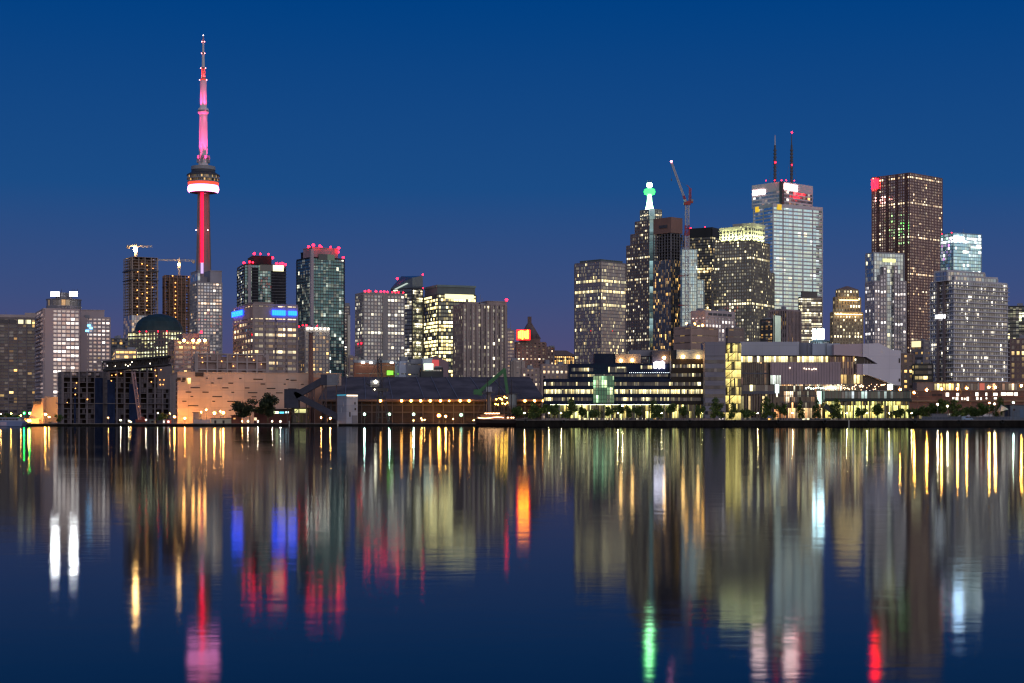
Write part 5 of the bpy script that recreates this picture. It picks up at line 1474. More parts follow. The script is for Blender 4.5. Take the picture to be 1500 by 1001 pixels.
# ------------------------------------------------------------------ dark blue waterfront offices
D = 745
z = lambda y: wz(y, D)
navy = wall('navy_panels', (.012, .020, .050), .45, .15, .2, spec=.12, panel=3)
olive = wall('olive_panels', (.045, .036, .030), .5, .15, .2, spec=.12, panel=3)
root = thing('waterfront_office', 'long dark navy office with a green glass bay and glowing ground floor', 'office', (wx(915, D), D, GR))
def wbox(nm, x0, x1, y0, y1, mat, d0=0, dep=20, Dd=D):
    X0, X1 = wx(x0, Dd), wx(x1, Dd)
    return MB().box(((X0 + X1) / 2, Dd + d0 + dep / 2, (wz(y0, Dd) + wz(y1, Dd)) / 2), ((X1 - X0) / 2, dep / 2, (wz(y0, Dd) - wz(y1, Dd)) / 2)).build(nm, mat, root)
def strip(nm, x0, x1, y0, y1, gm_, d0=0, Dd=D, extra=0):
    X0, X1 = wx(x0, Dd), wx(x1, Dd)
    za, zb = wz(y1, Dd), wz(y0, Dd)
    Y = Dd + d0
    return MB().quad((X0, Y, za), (X1, Y, za), (X1, Y, zb), (X0, Y, zb), uv=((0, extra + .05), (X1 - X0, extra + .05), (X1 - X0, extra + zb - za), (0, extra + zb - za))).build(nm, gm_, root)
wbox('core', 797, 983, 556, 592, wall('core_dark', (.03, .03, .035), .6), .6, 24)
wbox('core', 983, 1032.5, 513, 592, wall('core_dark', (.03, .03, .035), .6), .6, 24)
og = lambda lit, lf=0., s=1.7: glass(.8, 1.9, lit, lf, s, (.04, .05, .07), .2, (1, .74, .28), (1, .92, .52), .16, .08)
for (y0, y1) in ((555, 560), (565.2, 570.5), (577, 582.5), (587.5, 592.5)):
    wbox('spandrel', 797, 983, y0, y1, navy, 0, 25)
for k_, (y0, y1, lit, lf) in enumerate(((560, 565.2, .10, 0), (570.5, 577, .62, .9), (582.5, 587.5, .26, 0))):
    strip('window_band', 797, 983, y0, y1, og(lit, lf), .5)
    strip('window_band', 983, 1032.5, y0, y1, og(lit + .1, lf), .5)
for (y0, y1) in ((526, 534), (539, 547), (552, 560), (565.2, 570.5), (577, 582.5), (587.5, 592.5)):
    wbox('spandrel', 983.2, 1032, y0, y1, olive, 0, 25)
for (y0, y1) in ((534, 539), (547, 552)): strip('window_band', 983, 1032.5, y0, y1, og(.10), .5)
# upper storeys, set back
wbox('upper_storey', 834, 983, 532, 555, navy, 7, 18)
strip('window_band', 838, 870, 538.5, 543.5, og(.55), 6.9)
strip('window_band', 892, 920, 537, 545, og(.40), 6.9)
strip('window_band', 940, 957, 535, 540, og(.55), 6.9)
strip('window_band', 836, 982, 548, 551.5, og(.18, 0, 1.6), 6.9)
wbox('plant_storey', 872, 903, 517, 532, navy, 9, 14)
wbox('plant_storey', 903, 941, 517.5, 531, wall('plant_taupe', (.34, .29, .28), .7, .1, .2, panel=4), 8.5, 14)
wbox('plant_storey', 926, 990, 511, 520, wall('plant_taupe2', (.22, .21, .23), .7), 16, 8)
wbox('plant_storey', 957.5, 991, 513, 531.8, wall('plant_dark2', (.10, .09, .11), .7), 8, 14)
wbox('plant_storey', 991, 1032, 512.5, 526, wall('plant_blue', (.30, .36, .42), .7, .08, .2), -.2, 14)
FL = emit('facade_flood', (1, .54, .16), 32)
for px, py, dd in ((911, 527.5, 8), (928, 527, 8), (975, 523.5, 7.4), (1000, 523, -.9), (1022, 523.5, -.9)): MB().ball((wx(px, D), D + dd - .7, z(py)), .75).build('facade_lamp', FL, root)
m = MB()
for i in range(7): m.box((wx(960.5 + i * 2.35, D), D + 6.2, z(534.6 - .6 * (i % 3))), (.30, .25, (4.6 + .7 * (i % 2)) * .31))
m.build('sign', emit('sign_violet_white', (.92, .84, 1), 7), root)
for i in range(22):
    px = 924 + i * 2.75
    MB().ball((wx(px, D), D + 6.3, z(545.5)), .16, 6).build('terrace_lamp', emit('terrace_pale', (.8, .9, 1), 4, False), root)
# green glass bay
gbay = glass(1.25, 3.4, .45, .1, 1.2, (.10, .35, .20), .3, (.45, 1, .5), (1, 1, .5), .08, .1)
wbox('bay_floor', 868.5, 899, 590, 592.4, wall('bay_green', (.10, .16, .11), .5), -2.6, 3)
strip('glass_bay', 868.5, 899, 551, 590, gbay, -2.6)
m = MB()
for i in range(9): m.box((wx(868.5 + i * 3.8, D), D - 2.7, (z(551) + z(590)) / 2), (.07, .07, (z(551) - z(590)) / 2))
for yy in (551, 558.5, 565, 572, 579, 585): m.box((wx(883.7, D), D - 2.7, z(yy)), (wx(899, D) - wx(883.7, D), .09, .10))
m.build('bay_mullion', wall('bay_frame', (.10, .20, .14), .5), root)
for i in range(8): MB().ball((wx(871 + i * 3.7, D), D - 1.6, z(554)), .3, 6).build('bay_lamp', emit('bay_green_lamp', (.15, 1, .45), 14), root)
for yy in (561, 575, 582): MB().box((wx(883.7, D), D - 1.4, z(yy)), (4.2, .12, .12)).build('bay_lamp', emit('bay_tube', (.35, 1, .45), 5), root)
# ground floor
gf = glass(.62, 3.1, .95, .5, 1.9, (.10, .09, .05), .1, (1, .70, .18), (.92, 1, .36), .18, .03, var=.95)
strip('shopfront', 806, 1032, 593, 612.6, gf, 1.2)
wbox('ground_core', 800, 1032, 593, 612.6, wall('core_dark', (.03, .03, .035), .6), 1.4, 22)
wbox('soffit_lamp', 806, 983, 592.7, 593.4, emit('soffit_lime', (.95, 1, .55), 4.5), .2, .5)
for i in range(21): MB().box((wx(808 + i * 11, D), D + .3, (z(593) + GR) / 2), (.28, .28, (z(593) - GR) / 2)).build('column', wall('column', (.22, .20, .16), .6), root)
# grey tower and lit stair
root = thing('stair_tower', 'grey banded tower beside a glowing yellow glass stair', 'tower', (wx(1047, 738), 738, GR))
pale = wall('tower_panel', (.26, .24, .29), .7, .08, .2, panel=3.4)
wbox('wall', 1032.5, 1063, 501, 613, pale, 0, 16, 738)
for y0 in (521, 533.5, 546, 558.5, 571, 583.5, 596): strip('window_band', 1033, 1061, y0 + 6.5, y0 + 11.5, glass(1.3, 1.8, 0, 0, 1.5, (.06, .065, .085), .3, blind=.05, dim=0), -.12, 738)
wbox('panel_joint', 1032.5, 1063, 521.3, 522, METAL, -.15, .3, 738)
b = Block(1062.5, 1077, 1085.5, 735, 42)
b.V = min(b.V, 10)
yg = glass(.75, 3.8, 3, .5, 1.6, (.3, .25, .1), .1, (1, .74, .18), (1, .82, .28), .13, .02, var=.3)
m = MB()
ring_uv(m, b.rect(0), GR, b.z(503), GR, (0, 3))
m.build('stair_glazing', yg, root)
MB().prism(b.rect(-.1), GR, GR + .3).prism(b.rect(.15), b.z(503), b.z(502)).build('stair_roof', METAL, root)
fh_ = (b.z(503) - GR) / 9
m = MB()
for i in range(1, 9): m.prism(b.rect(.12), GR + i * fh_ - .12, GR + i * fh_ + .12)
m.build('stair_landing', wall('landing', (.12, .09, .05), .6), root)
for i in range(9): MB().bar(b.at(.0, .95, GR + i * fh_ + .3) - b.u * .1, b.at(0, .05, GR + (i + 1) * fh_ - .3) - b.u * .1, .10).build('stair_flight', wall('landing', (.12, .09, .05), .6), root)
# white angular hall
D = 760
z = lambda y: wz(y, D)
root = thing('college_hall', 'white angular waterfront hall with a translucent pink glass box and cut-out corner', 'college', (wx(1200, D), D, GR))
wp = wall('white_panel', (.48, .48, .55), .6, .06, .15, panel=5)
wbox('roof_volume', 1085.5, 1172, 500.5, 521, wp, 2, 26, D)
wbox('roof_volume', 1172, 1192, 501.5, 521, wall('panel_slate', (.24, .25, .31), .6), 4, 22, D)
wbox('roof_volume', 1191.5, 1232, 503, 520, wall('panel_sky', (.42, .46, .54), .6), 2.5, 22, D)
for px in (1172, 1183, 1211): wbox('roof_joint', px, px + .8, 502, 520, METAL, 1.7, .4, D)
wbox('roof_edge', 1085.5, 1253, 520.6, 522, METAL, -.6, 4, D)
wbox('core', 1085.5, 1230, 521, 592, wall('core_dark', (.03, .03, .035), .6), 3.2, 22, D)
strip('clerestory', 1086, 1216, 522, 530.5, glass(1.1, 2.7, .70, .5, 2.3, (.2, .16, .1), .15, (1, .72, .25), (1, .95, .5), .10), 3.0, D)
strip('window_band', 1086, 1128, 531, 563.5, glass(1.0, 3.3, .05, 0, 1.6, (.02, .02, .035), .1, (1, .4, .3), CREAM, .14, 0, dim=.1), 2.6, D)
for yy in (547,): wbox('floor_edge', 1086, 1128, yy - 1, yy + 1, wall('edge_slate', (.10, .10, .13), .5), 2.2, .5, D)
for i in range(14): wbox('mullion', 1087 + i * 3, 1087.3 + i * 3, 531, 563.5, METAL, 2.3, .3, D)
tp = wall('frosted_pink', (.42, .30, .33), .35, .12, .4, spec=.5, panel=9)
MB().box((wx(1180, D), D + 1.2, z(547)), (wx(1231.5, D) - wx(1180, D), 1.4, (z(531) - z(563.5)) / 2)).build('frosted_glass_box', tp, root)
for i in range(26): wbox('glass_fin', 1130 + i * 4.05, 1130.25 + i * 4.05, 531.2, 563, wall('fin_pinkgrey', (.22, .18, .20), .4), -.45, .3, D)
strip('lit_corner', 1128.6, 1143, 550, 563, glass(.6, 4.5, .95, .9, 1.2, (.4, .45, .4), .2, (.8, 1, .85), (.9, 1, .9), .05), -.25, D)
strip('lit_corner', 1136.5, 1142.5, 563.5, 576, glass(.6, 4.5, .95, .9, 2.0, (.4, .45, .4), .2, (.6, 1, .9), (.9, 1, 1), .05), 2.5, D)
for px, py in ((1178, 540), (1181, 541), (1185, 540.5), (1189, 541.5), (1192, 540.5), (1195, 541), (1157, 539)): MB().ball((wx(px, D), D - .5, z(py)), .28, 6).build('lamp', emit('hall_lamp', (1, .85, .6), 5), root)
strip('window_band', 1086, 1135, 564, 573, glass(1.4, 3, .22, 0, 2.4, (.07, .07, .09), .3, (1, .85, .25), (1, .9, .4), .1), 2.6, D)
wbox('floor_edge', 1085.5, 1136, 573, 577.5, wall('edge_slate', (.10, .10, .13), .5), 1.5, 2, D)
strip('window_band', 1086, 1135, 577.5, 612, glass(1.6, 10, .12, 0, .8, (.02, .018, .018), .05, (1, .9, .4), (1, .7, .3), .2, 0, dim=.1), 2.6, D)
for i in range(11): wbox('column', 1092 + i * 4.1, 1092.9 + i * 4.1, 577.5, 612.4, wall('col_mauve', (.14, .10, .105), .7), 1.6, .4, D)
mixg = glass(.9, 2.6, .34, .15, 1.9, (.04, .03, .025), .1, (1, .42, .12), (.95, 1, .75), .18, .03)
strip('atrium_glazing', 1135, 1236, 563.5, 598, mixg, 2.6, D)
for yy in (571.5, 580, 589): wbox('floor_edge', 1143, 1236, yy - .5, yy + .5, wall('edge_slate', (.10, .10, .13), .5), 2.2, .4, D)
strip('shopfront', 1135, 1206, 598, 612.6, glass(.8, 4.6, .78, .4, 1.5, (.2, .1, .06), .15, (1, .34, .10), (1, .80, .40), .22, .05), 2.2, D)
wbox('lit_column', 1199, 1204.5, 573, 592, emit('column_aqua', (.70, 1, .85), 1.9), 2.0, .5, D)
m = MB()
for i in range(13): MB().ball((wx(1182 + i * 3.6, D), D + 2, z(568.5 + rnd.uniform(-1, 1))), .42, 6).build('lamp', emit('hall_mint', (.85, 1, .80), 5), root)
# the angular white volume
def slab_poly(nm, pts, mat, d0, dep, Dd=D):
    f = [P(x, y, Dd) + Vector((0, d0, 0)) for x, y in pts]
    f = [Vector((p.x, Dd + d0, p.z)) for p in f]
    g_ = [p + Vector((0, dep, 0)) for p in f]
    mm = MB().poly(f[::-1]).poly(g_)
    n_ = len(f)
    for i in range(n_): mm.quad(f[i], g_[i], g_[(i + 1) % n_], f[(i + 1) % n_])
    return mm.build(nm, mat, root)
wv = wall('white_lilac', (.82, .74, .79), .6, .05, .12, panel=6)
wv2 = wall('white_pink', (.58, .44, .46), .6, .06, .12)
slab_poly('angular_volume', [(1262, 504), (1286, 503.5), (1304, 513), (1317.3, 514), (1317.3, 565), (1312, 565), (1268, 549.5), (1262, 549.5), (1262, 533.5), (1283.5, 533.5), (1267, 523.5), (1262, 523.5)], wv, -3, 22)
slab_poly('angular_volume', [(1220, 505), (1262, 504), (1262, 523.5), (1253, 522), (1220, 520.5)], wv2, -2.4, 22)
slab_poly('angular_volume', [(1254, 533.5), (1262, 533.5), (1262, 549.5), (1254, 549.5)], wv2, -2.4, 20)
slab_poly('slot_window', [(1255, 523), (1268, 524), (1282, 533.5), (1255, 533.5)], wall('slot_glass', (.04, .035, .04), .15), 0, 1)
for px in (1266, 1270, 1274.5, 1279): wbox('slot_mullion', px, px + .4, 525 + (px - 1266) * .62, 533.4, wall('slot_mull', (.4, .36, .38), .5), -.3, .3, D)
wbox('end_window', 1314.3, 1316, 525.5, 532, slot, -3.2, .4, D)
wbox('end_window', 1314.3, 1316.5, 555, 559.5, slot, -3.2, .4, D)
strip('window_band', 1216, 1253, 522.5, 549, glass(1.0, 3, .10, 0, 1.5, (.16, .11, .12), .4, WARM, CREAM, .14), 1.5, D)
for i in range(11): wbox('mullion', 1216 + i * 3.6, 1216.4 + i * 3.6, 522.5, 549, METAL, 1.1, .3, D)
strip('lit_lobby', 1231.5, 1267, 549, 562, glass(1.5, 4.2, .8, .3, 2.4, (.2, .15, .08), .15, (1, .60, .18), (1, .85, .35), .2, .02), 1.0, D)
slab_poly('undercut_glazing', [(1265, 549.5), (1312, 566), (1312, 572), (1265, 572)], wall('slot_glass2', (.045, .035, .035), .2), .5, 1)
for i in range(44):
    px = rnd.uniform(1222, 1308)
    py = rnd.uniform(max(563, 551 + (px - 1266) * .36), 571.5)
    MB().ball((wx(px, D), D + .2, z(py)), rnd.uniform(.12, .30), 6).build('lamp', emit('foyer_lamp', (1, .55, .28), 8), root)
MB().box((wx(1304, D), D + .2, z(567)), (1.2, .2, 1.2)).build('lit_panel', emit('panel_white', (.9, 1, .9), 3), root)
wbox('podium_glazing', 1206, 1331, 573, 586, wall('podium_green', (.03, .05, .048), .4, .3, .6, spec=.15, panel=2.2), -4, 20, D)
strip('window_band', 1206, 1331, 574, 584, glass(1.5, 3.2, .08, 0, 1.2, (.05, .09, .085), .15, (.7, 1, .9), (.8, .9, 1), .2, .05), -4.15, D)
wbox('podium_edge', 1205, 1332, 585.5, 588.5, wall('podium_edge', (.05, .055, .05), .6), -5, 22, D)
strip('shopfront', 1208, 1330, 588.5, 612.6, glass(.7, 2.9, .92, .5, 1.9, (.1, .09, .04), .1, (1, .70, .16), (.88, 1, .32), .2, .02, var=.95), -1.5, D)
wbox('ground_core', 1135, 1331, 588.5, 612.6, wall('core_dark', (.03, .03, .035), .6), 3, 18, D)
for i in range(9): MB().box((wx(1236 + i * 11.5, D), D - 4.2, (z(588) + GR) / 2), (.24, .24, (z(588) - GR) / 2)).build('column', wall('column', (.22, .20, .16), .6), root)
MB().bar(P(1208, 594, 752), P(1232, 612, 752), .5, 1.2).build('ramp', wall('ramp', (.05, .05, .05), .6), root)
root_hall = root
root = thing('slanted_monolith', 'smooth grey-blue slanted panel standing on the promenade in front of the hall', 'sculpture', (wx(1126, 730), 730, GR))
slab_poly('panel', [(1119, 613), (1119, 598), (1127, 598.5), (1133, 612.5), (1133, 613)], wall('monolith', (.26, .28, .36), .5), 0, 2.4, 730)
MB().box((wx(1126, 730), 731.2, GR + .1), (2.6, 1.6, .1)).build('plinth', qw, root)

# ------------------------------------------------------------------ right: brick row, shed, tent, van, fence
D = 930
z = lambda y: wz(y, D)
root = thing('brick_row', 'long low brick building on the right with a parade of lit white windows', 'building', (wx(1430, D), D, GR))
rbk = wall('row_brick', (.22, .12, .09), .85, .2, .3)
wbox('wall', 1331, 1560, 573, 606, rbk, 0, 12, D)
wbox('upper_wall', 1345, 1560, 560.5, 573, wall('row_upper', (.28, .20, .17), .8), 3, 10, D)
wbox('cornice', 1331, 1560, 571.8, 573, wall('row_cornice', (.32, .2, .14), .8), -.4, 13, D)
wbox('cornice', 1345, 1560, 559.8, 560.5, wall('row_cornice', (.32, .2, .14), .8), 2.6, 11, D)
wbox('ledge', 1331, 1560, 587, 588.4, wall('row_ledge', (.38, .26, .16), .8), -1.0, 3, D)
wbox('string_course', 1331, 1560, 581, 581.6, wall('row_string', (.34, .12, .08), .8), -.25, .6, D)
rw = emit('row_window', (1, .90, .75), 2.6)
for x0, x1, y0, y1 in ((1385.5, 1390, 575.5, 581), (1401, 1404.5, 576, 580.5), (1429, 1433, 575, 580.5), (1443.5, 1446, 575.5, 580), (1455, 1461, 575.8, 580), (1466.5, 1474, 575, 579.5), (1475, 1484, 575.3, 579.4), (1486, 1490.5, 575, 580),
                       (1395, 1398, 582.3, 586), (1400, 1403.5, 582, 586.5), (1408, 1410, 582.5, 586), (1412, 1414, 583, 586), (1416, 1419, 581.8, 587), (1430, 1433, 582, 586), (1436, 1438, 582.5, 586), (1444, 1446, 582.5, 585), (1456, 1460, 582.5, 585)):
    wbox('window', x0, x1, y0, y1, rw, -.12, .3, D)
for x0, x1 in ((1365, 1372), (1373, 1380)): wbox('window', x0, x1, 577, 581, slot, -.12, .3, D)
strip('shopfront', 1370, 1408, 562, 571.5, glass(1.6, 3.6, .65, .3, 2.4, (.2, .15, .1), .15, (1, .55, .12), (1, .85, .35), .2), 2.8, D)
strip('shopfront', 1409, 1560, 562, 571.5, glass(1.8, 3.6, .16, .0, 2.0, (.12, .09, .08), .2, (1, .45, .2), (1, .8, .5), .2), 2.8, D)
wbox('pilaster', 1434.5, 1435.5, 561, 572, wall('pil_white', (.6, .55, .5), .7), 2.4, .5, D)
wbox('poster', 1437, 1444, 561.5, 571.5, emit('poster_pink', (1, .22, .14), .55), 2.5, .3, D)
D = 735
z = lambda y: wz(y, D)
root = lowbox('quay_shed', 'low blue-grey shed at the right edge of the promenade', 1480, 1520, 594, D, wall('shed_blue', (.14, .17, .22), .7, panel=2), dep=9, parts=(('door', 1494, 1499, 600, 612, wall('shed_door', (.10, .16, .26), .6)), ('window', 1484, 1487, 599, 602, slot)))
root = thing('marquee', 'pale peaked canvas tent left of the blue-grey shed', 'tent', (wx(1472, 730), 731, GR))
X0, X1, Xp = wx(1465.5, 730), wx(1477.5, 730), wx(1469.5, 730)
zt, ze = wz(593, 730), wz(603, 730)
ap_ = Vector((Xp, 733, zt))
c4 = [Vector((X0, 730, ze)), Vector((X1, 730, ze + 1)), Vector((X1, 736, ze + 1)), Vector((X0, 736, ze))]
m = MB()
for i in range(4): m.poly([c4[i], c4[(i + 1) % 4], ap_])
m.build('canopy', wall('canvas', (.55, .50, .42), .8), root)
m = MB()
for c in c4: m.bar((c.x, c.y, GR), c, .08)
m.build('pole', METAL, root)
MB().quad((X0, 736, GR), (X1, 736, GR), (X1, 736, ze), (X0, 736, ze)).quad((X0, 730, GR + .0), (X0, 736, GR), (X0, 736, ze), (X0, 730, ze)).build('side_wall', wall('canvas2', (.35, .30, .22), .8), root)
# van
D = 708
root = thing('parked_van', 'light blue van parked on the right part of the promenade', 'van', (wx(1417, D), D, GR))
van = wall('van_blue', (.24, .34, .48), .35, .05, .5, spec=.5)
X = wx(1417, D)
prof = [(-2.3, .35), (2.3, .35), (2.35, 1.0), (1.6, 1.15), (1.1, 1.95), (-1.5, 2.0), (-2.2, 1.9), (-2.35, 1.0)]
m = MB()
f = [Vector((X + a, D - .9, GR + h)) for a, h in prof]
g_ = [p + Vector((0, 1.8, 0)) for p in f]
m.poly(f).poly(g_[::-1])
for i in range(len(f)): m.quad(f[(i + 1) % len(f)], f[i], g_[i], g_[(i + 1) % len(f)])
m.build('body', van, root)
MB().box((X + .95, D - .92, GR + 1.5), (.35, .03, .27)).build('window', slot, root)
MB().box((X - .3, D - .92, GR + 1.55), (.7, .03, .25)).build('window', slot, root)
for s_ in (-1.4, 1.45):
    w_ = MB().tube((X + s_, D - .95, GR + .36), (X + s_, D - .7, GR + .36), .36, n=14).build('wheel', wall('tyre', (.02, .02, .02), .9), root)
    MB().tube((X + s_, D - .98, GR + .36), (X + s_, D - .94, GR + .36), .18, n=10).build('rim', METAL, w_)
for s_ in (-2.32, 2.33): MB().box((X + s_, D - .6, GR + .85), (.05, .15, .12)).build('headlight' if s_ > 0 else 'tail_light', wall('lens', (.6, .55, .5), .2), root)
D = 712
m = MB()
x0, x1 = wx(1350, D), wx(1480, D)
for i in range(60): m.box((x0 + (x1 - x0) * i / 59, D, GR + .95), (.05, .05, .95))
for h in (.5, 1.85): m.bar((x0, D, GR + h), (x1, D, GR + h), .05)
root = thing('promenade_fence', 'thin grey metal fence along the right part of the promenade', 'fence', (wx(1415, D), D, GR))
m.build('railing', wall('fence_grey', (.20, .22, .26), .6), root)
MB().box(((x0 + x1) / 2, D + .15, GR + .95), ((x1 - x0) / 2, .02, .75)).build('mesh_panel', wall('fence_mesh', (.10, .11, .14), .8), root)
lowbox('container', 'low grey container behind the fence, left of the blue van', 1365, 1388, 607, 722, wall('container_grey', (.16, .16, .19), .6, panel=1), cat='container', dep=3, over=.1)

# ------------------------------------------------------------------ west quay details
root = thing('ferry', 'long low blue-white ferry hull moored at the left edge', 'boat', (wx(10, 740), 740, 0))
D = 740
z = lambda y: wz(y, D)
m = MB()
hp = [(-30, 0), (34, 0), (36.5, 1.6), (34, 2.2), (-30, 2.2)]
f = [Vector((wx(a, D), D - 3, .0 + h * 1.0 + .1)) for a, h in hp]
g_ = [p + Vector((0, 7, 0)) for p in f]
m.poly(f).poly(g_[::-1])
for i in range(5): m.quad(f[(i + 1) % 5], f[i], g_[i], g_[(i + 1) % 5])
m.build('hull', wall('ferry_blue', (.16, .20, .34), .5), root)
MB().box((wx(2, D), D + .5, 3.0), (9.4, 2.6, .8)).build('cabin', wall('ferry_white', (.34, .36, .46), .5), root)
MB().box((wx(2, D), D + .5, 3.9), (10.0, 3.0, .12)).build('roof', wall('ferry_white', (.34, .36, .46), .5), root)
strp = MB()
for i in range(12): strp.box((wx(-24 + i * 4.6, D), D - 2.15, 3.1), (.5, .06, .35))
strp.build('window_band', slot, root)
MB().box((wx(8, D), D - 3.06, 1.2), (1.4, .05, .8)).build('hull_panel', wall('ferry_panel', (.45, .35, .42), .6), root)

# ------------------------------------------------------------------ lamps
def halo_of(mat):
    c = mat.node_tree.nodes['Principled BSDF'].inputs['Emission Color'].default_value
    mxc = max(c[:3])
    return emit('halo_' + mat.name, tuple((v / mxc) ** 1.35 for v in c[:3]), 2.1, False)
def lamp_post(label, px, py, D, mat, r, kind='quay_lamp', group=None, arm=0, cat='street lamp', back=False):
    g = gnd(px)
    X, zl = wx(px, D), wz(py, D)
    root = thing(kind, label, cat, (X + arm, D, g), group)
    MB().tube((X + arm, D, g), (X + arm, D, zl - (0 if arm else r)), .13, .08, 6).build('pole', METAL, root)
    MB().box((X + arm, D, g + .2), (.25, .25, .2)).build('base', METAL, root)
    if arm: MB().bar((X + arm, D, zl + .3), (X, D, zl + .55 + r), .08).build('arm', METAL, root)
    gl_ = MB().ball((X, D - .15, zl), r).build('halo', halo_of(mat), root)  # dim glowing ball stands in for the bloom halo around the lamp
    MB().ball((X, D - .15 - r * .75, zl), r * .55).build('bulb', mat, gl_)
    if back: MB().ball((X, D - .15 + r * .75, zl), r * .85).build('bulb', mat, gl_)  # extra rear bulb, added to throw light on the wall behind
    if arm: MB().box((X, D, zl + r + .25), (.6, .3, .14)).build('hood', METAL, root)
    return root
ordn = ['first', 'second', 'third', 'fourth', 'fifth', 'sixth', 'seventh', 'eighth', 'ninth', 'tenth', 'eleventh', 'twelfth', 'thirteenth', 'fourteenth', 'fifteenth', 'sixteenth']
SOD = emit('sodium', (1, .38, .05), 800)
SODS = emit('sodium_soft', (1, .42, .09), 330)
HAL = emit('halide', (.62, 1, .76), 300)
WHI = emit('lamp_white', (1, .82, .48), 420)
GRN = emit('lamp_green', (.01, 1, .10), 190)
ORA = emit('huge_orange', (1, .36, .05), 520)
lamp_post('amber lamp left of the pair over the glowing white shed', 314.5, 605.5, 791, emit('sodium_wall', (1, .42, .09), 230), .95, back=True)
lamp_post('amber lamp right of the pair over the glowing white shed', 327.5, 605, 791, emit('sodium_wall', (1, .42, .09), 230), .95, back=True)
for px, py, lab in ((295, 604, 'small pale lamp on a pole before the beige wall, leftmost of three'), (302.5, 600.5, 'small pale lamp high on the beige wall left of the amber pair'), (323, 603, 'small lamp between the amber pair before the beige wall')):
    lamp_post(lab, px, py, 790, SODS, .42)
lamp_post('amber floodlight low by the slanted left edge of the beige wall', 256, 611, 795, emit('flood_amber', (1, .38, .06), 430), .7, back=True)
lamp_post('second amber floodlight at the beige wall, below its small high windows', 271, 613, 798, emit('flood_amber', (1, .38, .06), 430), .6, back=True)
for px, lab in ((534, 'leftmost greenish-white floodlight along the shed wall'), (570.5, 'greenish-white floodlight right of the derrick legs'), (606, 'rightmost of the three greenish-white floodlights along the shed'), ):
    lamp_post(lab, px, 607, 778, HAL, .72)
lamp_post('largest, blinding orange lamp in front of the shed wall', 643, 609, 776, ORA, 1.05, back=True)
lamp_post('smaller orange-white lamp close right of the blinding orange one', 653, 610, 776, SOD, .62, back=True)
lamp_post('dim green-white lamp in the shed doorway left of the ship', 675.5, 608, 798, emit('dim_green', (.6, 1, .7), 8), .9)
lamp_post('left of the two green signal lamps beside the ferry', 35.8, 605.5, 790, GRN, .75, 'signal_lamp', cat='signal lamp')
lamp_post('right of the two green signal lamps beside the ferry', 44, 605.5, 790, emit('lamp_green2', (.06, 1, .12), 190), .75, 'signal_lamp', cat='signal lamp')
lamp_post('low orange lamp at the foot of the flared concrete wedge', 42.5, 616.6, 1100, SOD, 1.2, back=True)
lamp_post('tall amber lamp right of the flared concrete wedge', 66.5, 607, 1106, SOD, .9, back=True)
lamp_post('small amber lamp on the quay right of the flared wedge', 72, 611, 1106, SODS, .7, back=True)
for i, (px, py) in enumerate(((1.5, 606.5), (10, 611.5), (16.5, 606), (27, 609.5), (31, 609))):
    lamp_post('%s amber quay lamp from the left edge, behind the ferry' % ordn[i], px, py, 800, SODS, .4, group='lamps behind the ferry')
for i, px in enumerate((355, 363.5, 378, 399, 411)):
    lamp_post('%s low lamp from the left along the quay under the big trees' % ordn[i], px, 617.5, 768, SODS if i == 0 else WHI, .30, group='low lamps under the big trees')
for px, py, lab in ((471, 612, 'amber lamp under the lower conveyor gallery, left of two'), (484, 613, 'amber lamp under the lower conveyor gallery, right of two')):
    lamp_post(lab, px, py, 779, SODS, .6)
for i, px in enumerate((159, 177, 189, 192, 214, 231, 249)):
    lamp_post('%s tiny lamp from the left along the quay below the unfinished blocks' % ordn[i], px, (612, 616, 617, 618, 615, 605, 606)[i], 775, WHI if i % 3 else SODS, .24, group='tiny lamps below the unfinished blocks')
for i, px in enumerate((606, 617, 618.5, 622, 664, 694)):
    lamp_post('%s tiny work lamp from the left on the quay before the shed' % ordn[i], px, (616, 613, 616, 615, 614, 616)[i], 770, SODS, .24, group='tiny work lamps before the shed')
# street lamps over the brick row
for i, (px, py) in enumerate(((1318, 571), (1338.5, 575.5), (1357, 571.5), (1378.5, 570), (1402, 570), (1415.5, 569), (1448, 567.5), (1457.5, 567.5), (1495.5, 565.5))):
    lamp_post('%s amber street lamp from the left in the line over the brick row' % ordn[i], px, py, 905, SOD, 1.0, 'street_lamp', 'amber street lamps over the brick row', arm=2.2)
for px, py, lab, mt in ((1387.5, 595, 'white globe lamp in the trees left of the blue van', WHI), (1373, 592.5, 'small white globe lamp in the trees above the grey container', WHI), (1449, 590.5, 'orange globe lamp in the trees right of the blue van', SOD), (1456.5, 592, 'white globe lamp beside the orange one right of the blue van', WHI), (1484, 590, 'greenish white lamp over the blue-grey shed', HAL),
                        (893.5+ 18, 594.5, 'brightest white lamp over the promenade below the green glass bay', emit('lamp_cream', (1, .84, .38), 500))):
    lamp_post(lab, px, py, 728, mt, .55)
for i, px in enumerate((768, 804, 822, 868, 905, 938, 969, 998, 1028, 1060)):
    lamp_post('%s small cream lamp from the ship along the office promenade' % ordn[i], px, 605.5, 716, emit('prom_cream', (1, .76, .28), 520), .32, 'promenade_lamp', 'cream lamps along the office promenade')
for i, px in enumerate((1110, 1161, 1240, 1270, 1302, 1335)):
    lamp_post('%s small cream lamp from the slanted panel along the hall promenade' % ordn[i], px, 605.5, 716, emit('prom_cream', (1, .76, .28), 520), .32, 'promenade_lamp', 'cream lamps along the hall promenade')
